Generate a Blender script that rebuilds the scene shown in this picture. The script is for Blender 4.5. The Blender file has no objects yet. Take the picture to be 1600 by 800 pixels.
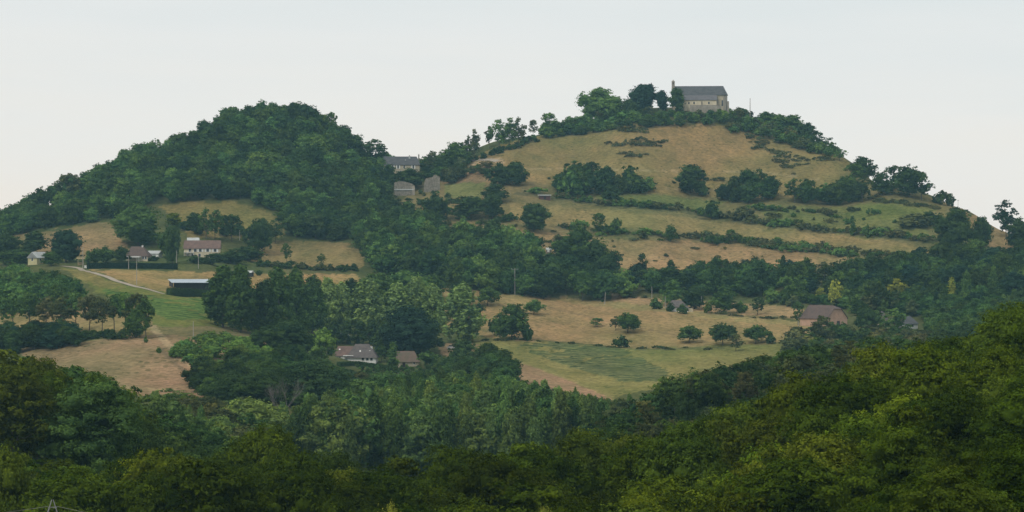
import bpy, math, random
import numpy as np
R = math.radians
rng = np.random.default_rng(7)
random.seed(7)
S = bpy.context.scene
COL = S.collection
D_ = bpy.data
F = 4000.0                     # focal length in reference pixels (1600 wide)

# ------------------------------------------------------------------ camera, sky, sun, exposure
cam = D_.cameras.new('camera'); cam.lens = 90; cam.sensor_width = 36; cam.clip_start = .5; cam.clip_end = 30000
camo = D_.objects.new('camera', cam); COL.objects.link(camo); camo.rotation_euler = (R(90), 0, 0); S.camera = camo
S.render.resolution_x, S.render.resolution_y = 1024, 512
SUN_EL, SUN_AZ = 48, 215       # azimuth clockwise from +Y: behind the camera to the left
SUN_POWER, CLOUD = 1.5, 1.04
HAZE = 0.000095
W = D_.worlds.new('World'); S.world = W; W.use_nodes = True
nt = W.node_tree; nt.nodes.clear(); N = nt.nodes.new; L = nt.links.new
out = N('ShaderNodeOutputWorld'); mix = N('ShaderNodeMixShader'); b1 = N('ShaderNodeBackground'); b2 = N('ShaderNodeBackground')
sky = N('ShaderNodeTexSky'); sky.sky_type = 'NISHITA'; sky.sun_disc = False
sky.sun_elevation = R(SUN_EL); sky.sun_rotation = R(SUN_AZ)
b1.inputs[1].default_value = .09; L(sky.outputs[0], b1.inputs[0])
tc = N('ShaderNodeTexCoord'); sep = N('ShaderNodeSeparateXYZ'); L(tc.outputs['Generated'], sep.inputs[0])
mp = N('ShaderNodeMapping'); mp.inputs['Scale'].default_value = (5, 5, 34); L(tc.outputs['Generated'], mp.inputs[0])
nz = N('ShaderNodeTexNoise'); nz.inputs['Scale'].default_value = 1.0; nz.inputs['Detail'].default_value = 4; L(mp.outputs[0], nz.inputs[0])
def mathn(op, a, b, n=None):
    m = (n or N)('ShaderNodeMath'); m.operation = op
    for i, x in enumerate((a, b)):
        if isinstance(x, (int, float)): m.inputs[i].default_value = x
        else: nt.links.new(x, m.inputs[i])
    return m.outputs[0]
def ramp(fac, stops):
    r = N('ShaderNodeValToRGB'); L(fac, r.inputs[0]); e = r.color_ramp.elements
    while len(e) > 1: e.remove(e[-1])
    for i, (p, c) in enumerate(stops):
        el = e[0] if i == 0 else e.new(p)
        el.position = p; el.color = (*c, 1)
    return r.outputs[0]
elev = mathn('ADD', sep.outputs[2], mathn('MULTIPLY', sep.outputs[0], .055))      # cloud deck a little bluer to the right
elev = mathn('ADD', elev, mathn('MULTIPLY', mathn('SUBTRACT', nz.outputs[0], .5), .13))
base = ramp(mathn('MULTIPLY', elev, 5.0), [(0, (.915, .85, .775)), (.10, (.90, .855, .795)), (.25, (.885, .86, .82)), (.42, (.84, .84, .82)), (.62, (.785, .81, .80)), (1, (.78, .80, .80))])
L(base, b2.inputs[0]); b2.inputs[1].default_value = CLOUD * 1.03
mix.inputs[0].default_value = .9; L(b1.outputs[0], mix.inputs[1]); L(b2.outputs[0], mix.inputs[2]); L(mix.outputs[0], out.inputs[0])
sl = D_.lights.new('sun', 'SUN'); sl.energy = SUN_POWER; sl.angle = R(11); sl.color = (1, .95, .86)
so = D_.objects.new('sun', sl); COL.objects.link(so)
so.rotation_euler = (R(90 - SUN_EL), 0, R(180 - SUN_AZ)); 
S.view_settings.view_transform = 'Standard'; S.view_settings.look = 'None'; S.view_settings.exposure = 0; S.view_settings.gamma = 1
S.view_settings.use_curve_mapping = False
S.cycles.max_bounces = 5; S.cycles.diffuse_bounces = 3; S.cycles.transmission_bounces = 2; S.cycles.volume_bounces = 0
S.cycles.use_denoising = True; S.cycles.denoiser = 'OPENIMAGEDENOISE'; S.cycles.denoising_input_passes = 'RGB_ALBEDO_NORMAL'; S.cycles.denoising_prefilter = 'NONE'
S.cycles.use_adaptive_sampling = False

# ------------------------------------------------------------------ helpers
def tag(o, label=None, cat=None, group=None, kind=None):
    if label: o['label'] = label
    if cat: o['category'] = cat
    if group: o['group'] = group
    if kind: o['kind'] = kind
    return o
def mesh_np(name, V, quads=None, tris=None, attrs=None, smooth=False):
    me = D_.meshes.new(name)
    V = np.asarray(V, np.float32); me.vertices.add(len(V)); me.vertices.foreach_set('co', V.ravel())
    q = np.asarray(quads if quads is not None else [], np.int32).reshape(-1, 4)
    t = np.asarray(tris if tris is not None else [], np.int32).reshape(-1, 3)
    nl = q.size + t.size; me.loops.add(nl); me.loops.foreach_set('vertex_index', np.concatenate([q.ravel(), t.ravel()]))
    st = np.concatenate([np.arange(len(q)) * 4, q.size + np.arange(len(t)) * 3]).astype(np.int32)
    me.polygons.add(len(st)); me.polygons.foreach_set('loop_start', st)
    me.polygons.foreach_set('loop_total', np.concatenate([np.full(len(q), 4), np.full(len(t), 3)]).astype(np.int32))
    if smooth: me.polygons.foreach_set('use_smooth', np.ones(len(st), bool))
    for k, a in (attrs or {}).items():
        a = np.asarray(a, np.float32)
        if a.ndim == 1: at_ = me.attributes.new(k, 'FLOAT', 'POINT'); at_.data.foreach_set('value', a)
        else:
            at_ = me.attributes.new(k, 'FLOAT_COLOR', 'POINT')
            at_.data.foreach_set('color', np.concatenate([a, np.ones((len(a), 1), np.float32)], 1).ravel())
    me.update(calc_edges=True)
    return me
def obj(name, me, mat=None, parent=None, loc=None):
    o = D_.objects.new(name, me); COL.objects.link(o)
    if mat and me and not me.materials: me.materials.append(mat)
    if parent: o.parent = parent
    if loc is not None: o.location = loc
    return o
def empty(name, loc, rz=0):
    o = D_.objects.new(name, None); COL.objects.link(o); o.location = loc; o.rotation_euler = (0, 0, rz); o.empty_display_size = .5
    return o
class MB:
    def __init__(s): s.v = []; s.f = []
    def add(s, vs, fs):
        b = len(s.v); s.v += [tuple(map(float, p)) for p in vs]; s.f += [tuple(b + i for i in f) for f in fs]; return s
    def box(s, x0, x1, y0, y1, z0, z1):
        return s.add([(x0,y0,z0),(x1,y0,z0),(x1,y1,z0),(x0,y1,z0),(x0,y0,z1),(x1,y0,z1),(x1,y1,z1),(x0,y1,z1)],
                     [(0,3,2,1),(4,5,6,7),(0,1,5,4),(1,2,6,5),(2,3,7,6),(3,0,4,7)])
    def tube(s, a, b, r0, r1, n=6):
        a = np.array(a, float); b = np.array(b, float); d = b - a; d /= (np.linalg.norm(d) + 1e-9)
        p = np.cross(d, (0, 0, 1) if abs(d[2]) < .9 else (1, 0, 0)); p /= np.linalg.norm(p); q = np.cross(d, p)
        vs = [a + r0 * (math.cos(t) * p + math.sin(t) * q) for t in np.linspace(0, 2 * math.pi, n, False)]
        vs += [b + r1 * (math.cos(t) * p + math.sin(t) * q) for t in np.linspace(0, 2 * math.pi, n, False)]
        fs = [(i, (i + 1) % n, n + (i + 1) % n, n + i) for i in range(n)] + [tuple(range(n))[::-1], tuple(range(n, 2 * n))]
        return s.add(vs, fs)
    def mesh(s, name):
        me = D_.meshes.new(name); me.from_pydata(s.v, [], s.f); me.update(); return me
    def build(s, name, mat, parent=None, loc=None): return obj(name, s.mesh(name), mat, parent, loc)

# ------------------------------------------------------------------ materials
def newmat(name):
    m = D_.materials.new(name); m.use_nodes = True; m.node_tree.nodes.clear()
    return m, m.node_tree.nodes.new, m.node_tree.links.new
def mixc(N, L, fac, a, b, op='MIX'):
    m = N('ShaderNodeMix'); m.data_type = 'RGBA'; m.blend_type = op
    for i, x in ((0, fac), (6, a), (7, b)):
        if isinstance(x, (int, float)): m.inputs[i].default_value = x
        elif isinstance(x, tuple): m.inputs[i].default_value = (*x, 1)
        else: L(x, m.inputs[i])
    return m.outputs[2]
def noise(N, L, scale, detail=4, vec=None, rough=.6):
    n = N('ShaderNodeTexNoise'); n.inputs['Scale'].default_value = scale; n.inputs['Detail'].default_value = detail; n.inputs['Roughness'].default_value = rough
    if vec is not None: L(vec, n.inputs[0])
    return n.outputs[0]
def mrange(N, L, v, a, b, c, d):
    m = N('ShaderNodeMapRange'); L(v, m.inputs[0])
    for i, x in enumerate((a, b, c, d)): m.inputs[i + 1].default_value = x
    return m.outputs[0]
def plain(name, c, c2=None, scale=1.5, rough=.85, metal=0, bump=0, scale2=None, stretch=None):
    m, N, L = newmat(name); o = N('ShaderNodeOutputMaterial'); p = N('ShaderNodeBsdfPrincipled'); L(p.outputs[0], o.inputs[0])
    p.inputs['Roughness'].default_value = rough; p.inputs['Metallic'].default_value = metal
    tc = N('ShaderNodeTexCoord'); v = tc.outputs['Object']
    if stretch:
        mm = N('ShaderNodeMapping'); mm.inputs['Scale'].default_value = stretch; L(v, mm.inputs[0]); v = mm.outputs[0]
    n1 = noise(N, L, scale, 5, v)
    c2 = c2 or tuple(x * .7 for x in c)
    col = mixc(N, L, mrange(N, L, n1, .35, .65, 0, 1), c, c2)
    n2 = noise(N, L, scale * 6, 3, v)
    col = mixc(N, L, .8, col, mixc(N, L, mrange(N, L, n2, .3, .7, 0, 1), (.8, .8, .8), (1.15, 1.15, 1.15)), 'MULTIPLY')
    L(col, p.inputs['Base Color'])
    if bump:
        b = N('ShaderNodeBump'); b.inputs['Strength'].default_value = bump; L(n2, b.inputs['Height']); L(b.outputs[0], p.inputs['Normal'])
    return m
def foliage(name, source):
    m, N, L = newmat(name); o = N('ShaderNodeOutputMaterial')
    if source == 'object': inf = N('ShaderNodeObjectInfo'); c = inf.outputs['Color']
    else: a = N('ShaderNodeAttribute'); a.attribute_name = 'treecol'; c = a.outputs['Color']
    t = N('ShaderNodeAttribute'); t.attribute_name = 'tint'
    tv = N('ShaderNodeCombineColor'); # warmer when light
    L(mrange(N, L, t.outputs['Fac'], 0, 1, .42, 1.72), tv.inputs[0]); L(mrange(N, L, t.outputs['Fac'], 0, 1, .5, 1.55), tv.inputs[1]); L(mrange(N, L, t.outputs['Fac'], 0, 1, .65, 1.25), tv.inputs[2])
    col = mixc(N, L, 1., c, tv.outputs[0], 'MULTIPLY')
    d = N('ShaderNodeBsdfDiffuse'); L(col, d.inputs[0])
    tr = N('ShaderNodeBsdfTranslucent'); L(mixc(N, L, 1., col, (1.25, 1.3, .6), 'MULTIPLY'), tr.inputs[0])
    mx = N('ShaderNodeMixShader'); mx.inputs[0].default_value = .22; L(d.outputs[0], mx.inputs[1]); L(tr.outputs[0], mx.inputs[2]); L(mx.outputs[0], o.inputs[0])
    return m
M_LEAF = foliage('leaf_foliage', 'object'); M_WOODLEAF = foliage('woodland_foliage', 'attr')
M_BARK = plain('bark', (.10, .085, .065), (.055, .045, .035), 2, .95)
M_PALEBARK = plain('pale_dead_bark', (.20, .18, .155), (.13, .115, .1), 3, .95)
M = dict(
    limestone=plain('limestone', (.46, .40, .29), (.32, .275, .19), .5, .9),
    apsestone=plain('apse_stone', (.40, .35, .28), (.24, .21, .17), .45, .95, bump=.3),
    greystone=plain('grey_stone', (.33, .29, .235), (.2, .175, .14), .45, .95, bump=.4),
    oldstone=plain('rubble_stone', (.29, .255, .21), (.12, .115, .09), 1.1, .95, bump=.6),
    slate=plain('slate_roof', (.088, .09, .092), (.048, .05, .054), .5, .75, stretch=(1, 1, 2.5)),
    slate2=plain('aisle_slate', (.125, .12, .125), (.09, .085, .09), .6, .75),
    cream=plain('cream_render', (.62, .54, .38), (.5, .43, .3), .6, .9),
    white=plain('white_paint', (.78, .77, .74), (.66, .65, .62), 1, .7),
    redtile=plain('red_tile_roof', (.185, .115, .09), (.12, .08, .066), .8, .9),
    browntile=plain('brown_tile_roof', (.125, .083, .066), (.085, .06, .05), .9, .9),
    greytile=plain('weathered_tile_roof', (.135, .115, .105), (.085, .072, .068), .8, .9),
    mossroof=plain('mossy_brown_roof', (.15, .098, .075), (.095, .085, .05), .7, .95),
    pinkstone=plain('pink_rubble_stone', (.50, .32, .225), (.38, .24, .165), .5, .95, bump=.4),
    metalroof=plain('sheet_metal_roof', (.46, .52, .57), (.38, .44, .49), .3, .45, .2),
    dark=plain('dark_timber_and_shade', (.035, .032, .032), (.02, .018, .018), 1, .95),  # timber parts, and painted shade in the shed front and bell opening
    glass=plain('window_glass', (.045, .05, .06), (.03, .035, .04), 1, .15),
    yellow=plain('pale_yellow_render', (.55, .50, .27), (.45, .4, .22), 1, .9),
    timber=plain('yellow_timber', (.36, .28, .15), (.24, .18, .09), 2, .85),
    pole=plain('grey_pole', (.36, .34, .30), (.28, .26, .23), 1, .9),
    steel=plain('galvanised_steel', (.27, .27, .26), (.2, .2, .2), 2, .5, .5),
    wire=plain('wire', (.25, .24, .22), None, 1, .6),
    palegrey=plain('pale_sheet_roof', (.5, .52, .5), (.4, .41, .4), .8, .7),
    maroon=plain('dark_red_boards', (.11, .045, .04), None, 1, .9),
    rubber=plain('tyre_rubber', (.03, .03, .03), None, 1, .9),
    gravel=plain('pale_gravel', (.37, .31, .235), (.28, .23, .17), .3, .95),
)
# ground: vertex colours are the real colours of the ground cover, broken up by grass mottling
def ground_mat(name='ground_cover', rows=False):
    m, N, L = newmat(name); o = N('ShaderNodeOutputMaterial'); d = N('ShaderNodeBsdfDiffuse'); L(d.outputs[0], o.inputs[0])
    a = N('ShaderNodeAttribute'); a.attribute_name = 'cover'; tc = N('ShaderNodeTexCoord'); v = tc.outputs['Object']
    mp = N('ShaderNodeMapping'); mp.inputs['Scale'].default_value = (1, .45, 1); L(v, mp.inputs[0])   # growth runs along the contour
    c = a.outputs['Color']
    n0 = noise(N, L, .018, 4, mp.outputs[0]); n1 = noise(N, L, .09, 5, mp.outputs[0]); n2 = noise(N, L, .55, 4, v, .7); n3 = noise(N, L, .25, 3, mp.outputs[0])
    green = mixc(N, L, 1., c, (.84, .95, .78), 'MULTIPLY'); warm = mixc(N, L, 1., c, (1.12, 1.0, .95), 'MULTIPLY')
    c = mixc(N, L, mrange(N, L, n0, .38, .62, 0, 1), green, warm)
    c = mixc(N, L, 1., c, mixc(N, L, mrange(N, L, n1, .3, .7, 0, 1), (.70, .76, .70), (1.25, 1.2, 1.2)), 'MULTIPLY')
    c = mixc(N, L, 1., c, mixc(N, L, mrange(N, L, n2, .34, .66, 0, 1), (.62, .66, .64), (1.28, 1.26, 1.26)), 'MULTIPLY')
    c = mixc(N, L, mrange(N, L, n3, .60, .72, 0, .55), c, mixc(N, L, 1., c, (.5, .62, .5), 'MULTIPLY'))
    vo = N('ShaderNodeTexVoronoi'); vo.inputs['Scale'].default_value = .42; vo.inputs['Randomness'].default_value = 1; L(mp.outputs[0], vo.inputs['Vector'])
    dens = mrange(N, L, noise(N, L, .035, 3, mp.outputs[0]), .42, .68, .05, .34)
    lt = N('ShaderNodeMath'); lt.operation = 'LESS_THAN'; L(vo.outputs['Distance'], lt.inputs[0]); L(dens, lt.inputs[1])
    tf = N('ShaderNodeMath'); tf.operation = 'MULTIPLY'; L(lt.outputs[0], tf.inputs[0]); tf.inputs[1].default_value = .62
    c = mixc(N, L, tf.outputs[0], c, mixc(N, L, 1., c, (.42, .52, .42), 'MULTIPLY'))     # coarse tussocks and weeds
    if rows:
        wv = N('ShaderNodeTexWave'); wv.bands_direction = 'Y'; wv.inputs['Scale'].default_value = .07; wv.inputs['Distortion'].default_value = 7; wv.inputs['Detail'].default_value = 3; wv.inputs['Detail Scale'].default_value = 3; L(v, wv.inputs[0])
        c = mixc(N, L, 1., c, mixc(N, L, wv.outputs['Fac'], (.5, .58, .6), (1.3, 1.22, 1.15)), 'MULTIPLY')
    L(c, d.inputs[0])
    b = N('ShaderNodeBump'); b.inputs['Strength'].default_value = .5; b.inputs['Distance'].default_value = .6; L(n2, b.inputs['Height']); L(b.outputs[0], d.inputs['Normal'])
    return m
M_GROUND = ground_mat(); M_CROP = ground_mat('crop_cover', True)

# ------------------------------------------------------------------ terrain
def pchip(x, y, xq):
    x = np.asarray(x, float); y = np.asarray(y, float); h = np.diff(x); dl = np.diff(y) / h
    d = np.zeros_like(y); d[0] = dl[0]; d[-1] = dl[-1]
    for i in range(1, len(x) - 1):
        if dl[i-1] * dl[i] > 0:
            w1 = 2 * h[i] + h[i-1]; w2 = h[i] + 2 * h[i-1]; d[i] = (w1 + w2) / (w1 / dl[i-1] + w2 / dl[i])
    k = np.clip(np.searchsorted(x, xq) - 1, 0, len(x) - 2); t = (xq - x[k]) / h[k]
    return y[k] * (2*t**3 - 3*t**2 + 1) + h[k] * d[k] * (t**3 - 2*t**2 + t) + y[k+1] * (-2*t**3 + 3*t**2) + h[k] * d[k+1] * (t**3 - t**2)
# per viewing direction: slope heights z in metres at D<=450, then (distance, elevation row) of the far slopes
near = {-200: (-26, -32, -27, -31), 0: (-26, -32, -27, -32), 100: (-26.5, -32, -28, -34), 200: (-27, -32, -34, -37), 300: (-27, -31.8, -37, -40), 360: (-27, -31.5, -38, -43), 430: (-27, -31.2, -39, -46),
        520: (-27, -32, -41, -49), 600: (-27, -32.5, -41, -50), 650: (-27, -32.2, -41, -50), 700: (-27, -31.8, -41, -50), 800: (-27, -31, -40, -49), 900: (-26.5, -30.5, -39, -44), 1000: (-26, -29.8, -37, -36),
        1100: (-24.5, -27.5, -33, -31.5), 1200: (-23, -25.3, -30, -29), 1300: (-21, -23, -28, -26.5), 1400: (-19, -20.8, -27, -26), 1500: (-17.5, -18.8, -25, -27), 1600: (-16, -16.6, -22, -27), 1800: (-13, -13, -18, -26), 2200: (-9, -8, -14, -24)}
far = {
 -200: [(600,600),(760,540),(850,505),(950,460),(1000,440),(1060,415),(1120,395),(1180,385)],
 0: [(620,620),(760,548),(850,500),(950,440),(1000,420),(1060,398),(1120,378),(1180,362)],
 100: [(620,610),(760,532),(850,480),(950,425),(1000,412),(1040,395),(1090,365),(1130,350),(1180,322),(1220,312)],
 200: [(620,608),(760,520),(850,470),(950,425),(1000,410),(1050,385),(1090,355),(1130,330),(1180,285),(1230,262)],
 300: [(620,612),(760,520),(850,478),(950,438),(1000,410),(1040,395),(1080,365),(1110,345),(1140,322),(1180,276),(1235,238)],
 360: [(620,625),(760,530),(850,492),(950,444),(1005,420),(1050,400),(1090,374),(1120,346),(1150,310),(1190,254),(1245,201)],
 430: [(620,640),(760,545),(850,505),(950,450),(1010,428),(1060,405),(1100,380),(1130,345),(1160,300),(1200,240),(1250,189)],
 520: [(600,690),(720,620),(830,568),(880,545),(950,500),(1020,430),(1070,400),(1110,375),(1150,320),(1190,268),(1250,219)],
 600: [(600,700),(720,635),(860,568),(900,540),(950,505),(1020,440),(1070,400),(1110,370),(1150,335),(1190,312),(1225,298),(1245,282),(1262,273),(1285,269)],
 650: [(600,700),(720,637),(860,565),(900,536),(950,505),(1015,445),(1065,408),(1105,375),(1150,340),(1190,315),(1225,300),(1245,284),(1262,273),(1288,264)],
 700: [(600,700),(720,640),(800,590),(860,560),(950,505),(1010,450),(1060,420),(1100,380),(1140,350),(1190,310),(1228,294),(1262,270),(1300,250)],
 800: [(600,700),(740,605),(800,580),(860,555),(900,530),(960,492),(1010,460),(1050,415),(1090,380),(1150,330),(1200,290),(1240,262),(1280,236),(1315,216)],
 900: [(600,700),(740,617),(780,598),(850,562),(900,535),(960,500),(1010,468),(1050,425),(1080,402),(1110,380),(1150,345),(1190,310),(1230,275),(1270,243),(1310,208),(1335,196)],
 1000: [(600,690),(740,615),(780,595),(830,570),(890,540),(950,500),(1000,470),(1040,440),(1070,415),(1100,385),(1140,345),(1190,300),(1240,250),(1290,205),(1315,180),(1350,170)],
 1100: [(600,660),(740,605),(800,580),(870,548),(900,530),(950,500),(1000,475),(1040,445),(1080,415),(1110,390),(1150,350),(1200,305),(1250,255),(1290,215),(1317,176),(1350,170)],
 1200: [(600,640),(800,575),(880,540),(920,512),(970,490),(1000,470),(1050,435),(1090,400),(1120,375),(1160,335),(1200,300),(1250,258),(1290,225),(1325,190)],
 1300: [(600,630),(800,572),(880,540),(920,512),(970,488),(1010,460),(1050,432),(1090,400),(1120,378),(1160,340),(1200,305),(1240,268),(1275,238)],
 1400: [(600,630),(800,562),(920,515),(970,480),(1010,455),(1050,425),(1090,390),(1120,365),(1150,335),(1180,310),(1215,293)],
 1500: [(600,630),(800,555),(920,510),(970,478),(1010,452),(1050,422),(1090,388),(1120,362),(1150,340),(1190,322)],
 1600: [(600,630),(800,550),(920,505),(970,470),(1010,445),(1060,415),(1100,390),(1145,373)],
 1800: [(600,620),(800,550),(920,505),(970,475),(1010,455),(1060,440),(1100,425),(1145,412)],
 2200: [(600,620),(800,560),(920,520),(970,500),(1010,480),(1060,465),(1100,455),(1145,450)]}
Dg = np.concatenate([[-300, -100, -30], np.arange(0, 120, 12), np.arange(120, 500, 6), np.arange(500, 1380, 3), [1400, 1430, 1480, 1550, 1650, 1800, 2200, 3000, 4500, 7000, 12000, 20000]]).astype(float)
Ug = np.concatenate([[-2600, -1600, -1100], np.arange(-800, -60, 40), np.arange(-60, 1661, 3), np.arange(1680, 2500, 40), [2900, 3600, 4600]]).astype(float)
nodes = sorted(near)
cols = []
for u in nodes:
    n4 = near[u]; pts = [(-300, -6), (-100, -2), (0, -2.6), (30, -10), (70, (n4[0]) * .72), (150, n4[0]), (260, n4[1]), (335, n4[2]), (450, n4[3])]
    pts += [(d, (400 - v) * d / F) for d, v in far[u]]
    dr, zr = pts[-1]
    pts += [(dr + 35, zr - 2.5), (dr + 110, zr * .72 - 14), (1600, min(-20, zr * .2 - 25)), (2200, -60), (20000, -66)]
    pts = sorted({d: z for d, z in pts}.items())
    cols.append(pchip([p[0] for p in pts], [p[1] for p in pts], Dg))
cols = np.array(cols)
un = np.clip(Ug, nodes[0], nodes[-1])
G = np.array([pchip(nodes, cols[:, j], un) for j in range(len(Dg))])      # [D, u]
def vnoise(x, y, seed):
    r = np.random.default_rng(seed).random((64, 64)); xi = np.floor(x).astype(int); yi = np.floor(y).astype(int); fx = x - xi; fy = y - yi
    fx = fx * fx * (3 - 2 * fx); fy = fy * fy * (3 - 2 * fy); g = lambda a, b: r[a % 64, b % 64]
    return (g(xi, yi) * (1 - fx) + g(xi + 1, yi) * fx) * (1 - fy) + (g(xi, yi + 1) * (1 - fx) + g(xi + 1, yi + 1) * fx) * fy - .5
XX = (Ug[None, :] - 800) / F * Dg[:, None]; YY = np.repeat(Dg[:, None], len(Ug), 1)
# behind the camera the fan of columns opens the other way: use plain widths there
small = Dg < 60
XX[small] = (Ug[None, :] - 800) / F * 60
amp = np.clip((Dg[:, None] - 450) / 200, 0, 1) * np.clip((1700 - Dg[:, None]) / 300, 0, 1)
G += amp * (vnoise(XX / 31, YY / 31, 1) * 2.0 + vnoise(XX / 9, YY / 12, 2) * .8)
VG = 400 - F * G / np.maximum(Dg[:, None], 1)
def gz(u, D):
    """height of the ground at direction u (reference px) and distance D"""
    i = np.clip(np.searchsorted(Dg, D) - 1, 0, len(Dg) - 2); j = np.clip(np.searchsorted(Ug, u) - 1, 0, len(Ug) - 2)
    a = (D - Dg[i]) / (Dg[i+1] - Dg[i]); b = (u - Ug[j]) / (Ug[j+1] - Ug[j])
    return (G[i, j] * (1-a) + G[i+1, j] * a) * (1-b) + (G[i, j+1] * (1-a) + G[i+1, j+1] * a) * b
def hit(u, v, dmin=560):
    """distance at which the line of sight through (u, v) meets the far slopes"""
    Ds = np.arange(dmin, 1400, 1.0); vv = 400 - F * gz(np.full(len(Ds), float(u)), Ds) / Ds
    k = np.nonzero(vv <= v)[0]
    return float(Ds[k[0]]) if len(k) else float(Ds[np.argmin(vv)])
def at(u, v, dmin=560):
    D = hit(u, v, dmin); return np.array([(u - 800) / F * D, D, float(gz(u, D))])
def atD(u, D): return np.array([(u - 800) / F * D, D, float(gz(u, D))])
def pip(poly, x, y):
    c = np.zeros(x.shape, bool); n = len(poly)
    for i in range(n):
        x0, y0 = poly[i]; x1, y1 = poly[(i+1) % n]
        if y0 == y1: continue
        k = ((y0 > y) != (y1 > y)) & (x < (x1 - x0) * (y - y0) / (y1 - y0) + x0); c ^= k
    return c
def dline(line, x, y, ky=2.5):
    d = np.full(x.shape, 1e9)
    for (x0, y0), (x1, y1) in zip(line, line[1:]):
        ax, ay, bx, by = x - x0, (y - y0) * ky, x1 - x0, (y1 - y0) * ky
        t = np.clip((ax * bx + ay * by) / (bx * bx + by * by), 0, 1); d = np.minimum(d, np.hypot(ax - t * bx, ay - t * by))
    return d
FLOOR = (.11, .12, .05); TAN = (.305, .222, .108); OCH = (.285, .215, .095); OLV = (.215, .185, .085); BRN = (.30, .205, .125); GRN = (.20, .205, .07)
cover = [  # (class, colour, outline on the slope)
 ('dry', OLV, [(640,300),(700,262),(780,256),(1340,262),(1500,325),(1600,375),(1620,420),(1480,395),(1440,400),(1300,425),(1100,430),(900,425),(860,405),(760,385),(700,370),(610,330)]),
 ('dry', OCH, [(730,250),(800,222),(860,208),(950,190),(1200,198),(1310,230),(1335,265),(1290,292),(1230,312),(1000,302),(860,288),(780,275),(720,266)]),
 ('dry', (.30,.235,.105), [(795,318),(850,322),(960,330),(1100,343),(1250,360),(1400,378),(1460,390),(1450,402),(1400,396),(1200,374),(1000,360),(860,352),(790,345)]),
 ('dry', (.33,.235,.12), [(780,352),(870,364),(940,372),(1100,378),(1200,388),(1340,402),(1330,416),(1180,418),(1060,420),(980,418),(860,402),(770,378)]),
 ('green', (.19,.205,.075), [(930,302),(1050,307),(1150,316),(1100,326),(940,316)]),
 ('green', (.20,.205,.075), [(1190,322),(1300,324),(1400,312),(1470,326),(1440,350),(1460,375),(1350,372),(1200,350)]),
 ('green', (.17,.19,.06), [(1320,325),(1400,317),(1450,328),(1400,342),(1330,342)]),
 ('green', (.18,.205,.075), [(690,285),(760,283),(757,300),(745,312),(700,308)]),
 ('dry', (.27,.19,.105), [(580,318),(640,316),(668,335),(660,352),(600,345)]),
 ('dry', (.29,.225,.115), [(715,342),(795,350),(795,374),(715,368)]),
 ('dry', TAN, [(685,448),(760,455),(860,463),(1000,474),(1100,487),(1200,496),(1268,508),(1275,527),(1230,537),(1150,543),(1000,546),(850,533),(780,532),(735,520),(685,505)]),
 ('dry', (.29,.24,.11), [(960,470),(1100,484),(1268,505),(1268,513),(1100,494),(960,480),(860,470),(860,464)]),
 ('dry', (.36,.25,.14), [(955,460),(1060,470),(1150,473),(1230,476),(1275,490),(1262,500),(1100,486),(955,472)]),
 ('green', (.215,.205,.075), [(735,526),(850,533),(970,545),(1150,540),(1240,536),(1300,548),(1300,600),(1130,600),(1080,595),(990,612),(955,625),(925,612),(850,580),(755,548)]),
 ('crop', (.135,.160,.068), [(790,534),(900,537),(975,545),(1012,565),(1045,582),(1025,598),(960,594),(880,570),(820,548)]),
 ('dry', (.33,.22,.135), [(680,535),(745,540),(860,583),(955,622),(945,640),(860,622),(790,595),(700,562)]),
 ('dry', BRN, [(30,545),(215,523),(235,505),(330,510),(450,528),(430,575),(340,565),(368,625),(160,618),(40,610)]),
 ('dry', (.20,.165,.085), [(240,505),(330,508),(430,520),(430,535),(330,530),(250,522)]),
 ('green', (.165,.18,.055), [(95,416),(145,425),(200,447),(330,463),(370,470),(360,512),(238,508),(235,480),(150,455)]),
 ('crop', (.105,.175,.05), [(160,452),(240,460),(330,468),(350,480),(340,500),(260,498),(238,485),(180,468)]),
 ('dry', (.225,.195,.075), [(95,418),(140,424),(200,450),(170,452),(120,436)]),
 ('dry', (.33,.235,.108), [(140,421),(380,426),(560,428),(560,441),(380,452),(330,463),(270,459),(200,443)]),
 ('dry', (.27,.195,.105), [(10,370),(60,362),(170,346),(190,372),(205,395),(150,402),(60,397)]),
 ('dry', (.25,.20,.08), [(250,322),(300,316),(370,316),(412,325),(448,345),(445,368),(420,374),(300,372)]),
 ('dry', (.26,.195,.092), [(395,378),(460,375),(540,381),(572,395),(562,420),(500,420),(440,412),(395,408)]),
 ('dry', (.30,.22,.11), [(-60,485),(90,480),(235,472),(236,522),(100,528),(-60,520)]),
 ('dry', (.33,.235,.125), [(1505,328),(1560,350),(1620,385),(1610,415),(1565,402),(1535,372)]),
 ('dry', (.36,.27,.15), [(1525,400),(1572,402),(1562,416),(1525,410)]),
 ('dry', (.46,.36,.22), [(733,250),(785,247),(790,254),(740,257)]),
 ('dry', (.27,.20,.11), [(690,262),(770,258),(770,285),(690,287)]),
]
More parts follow.
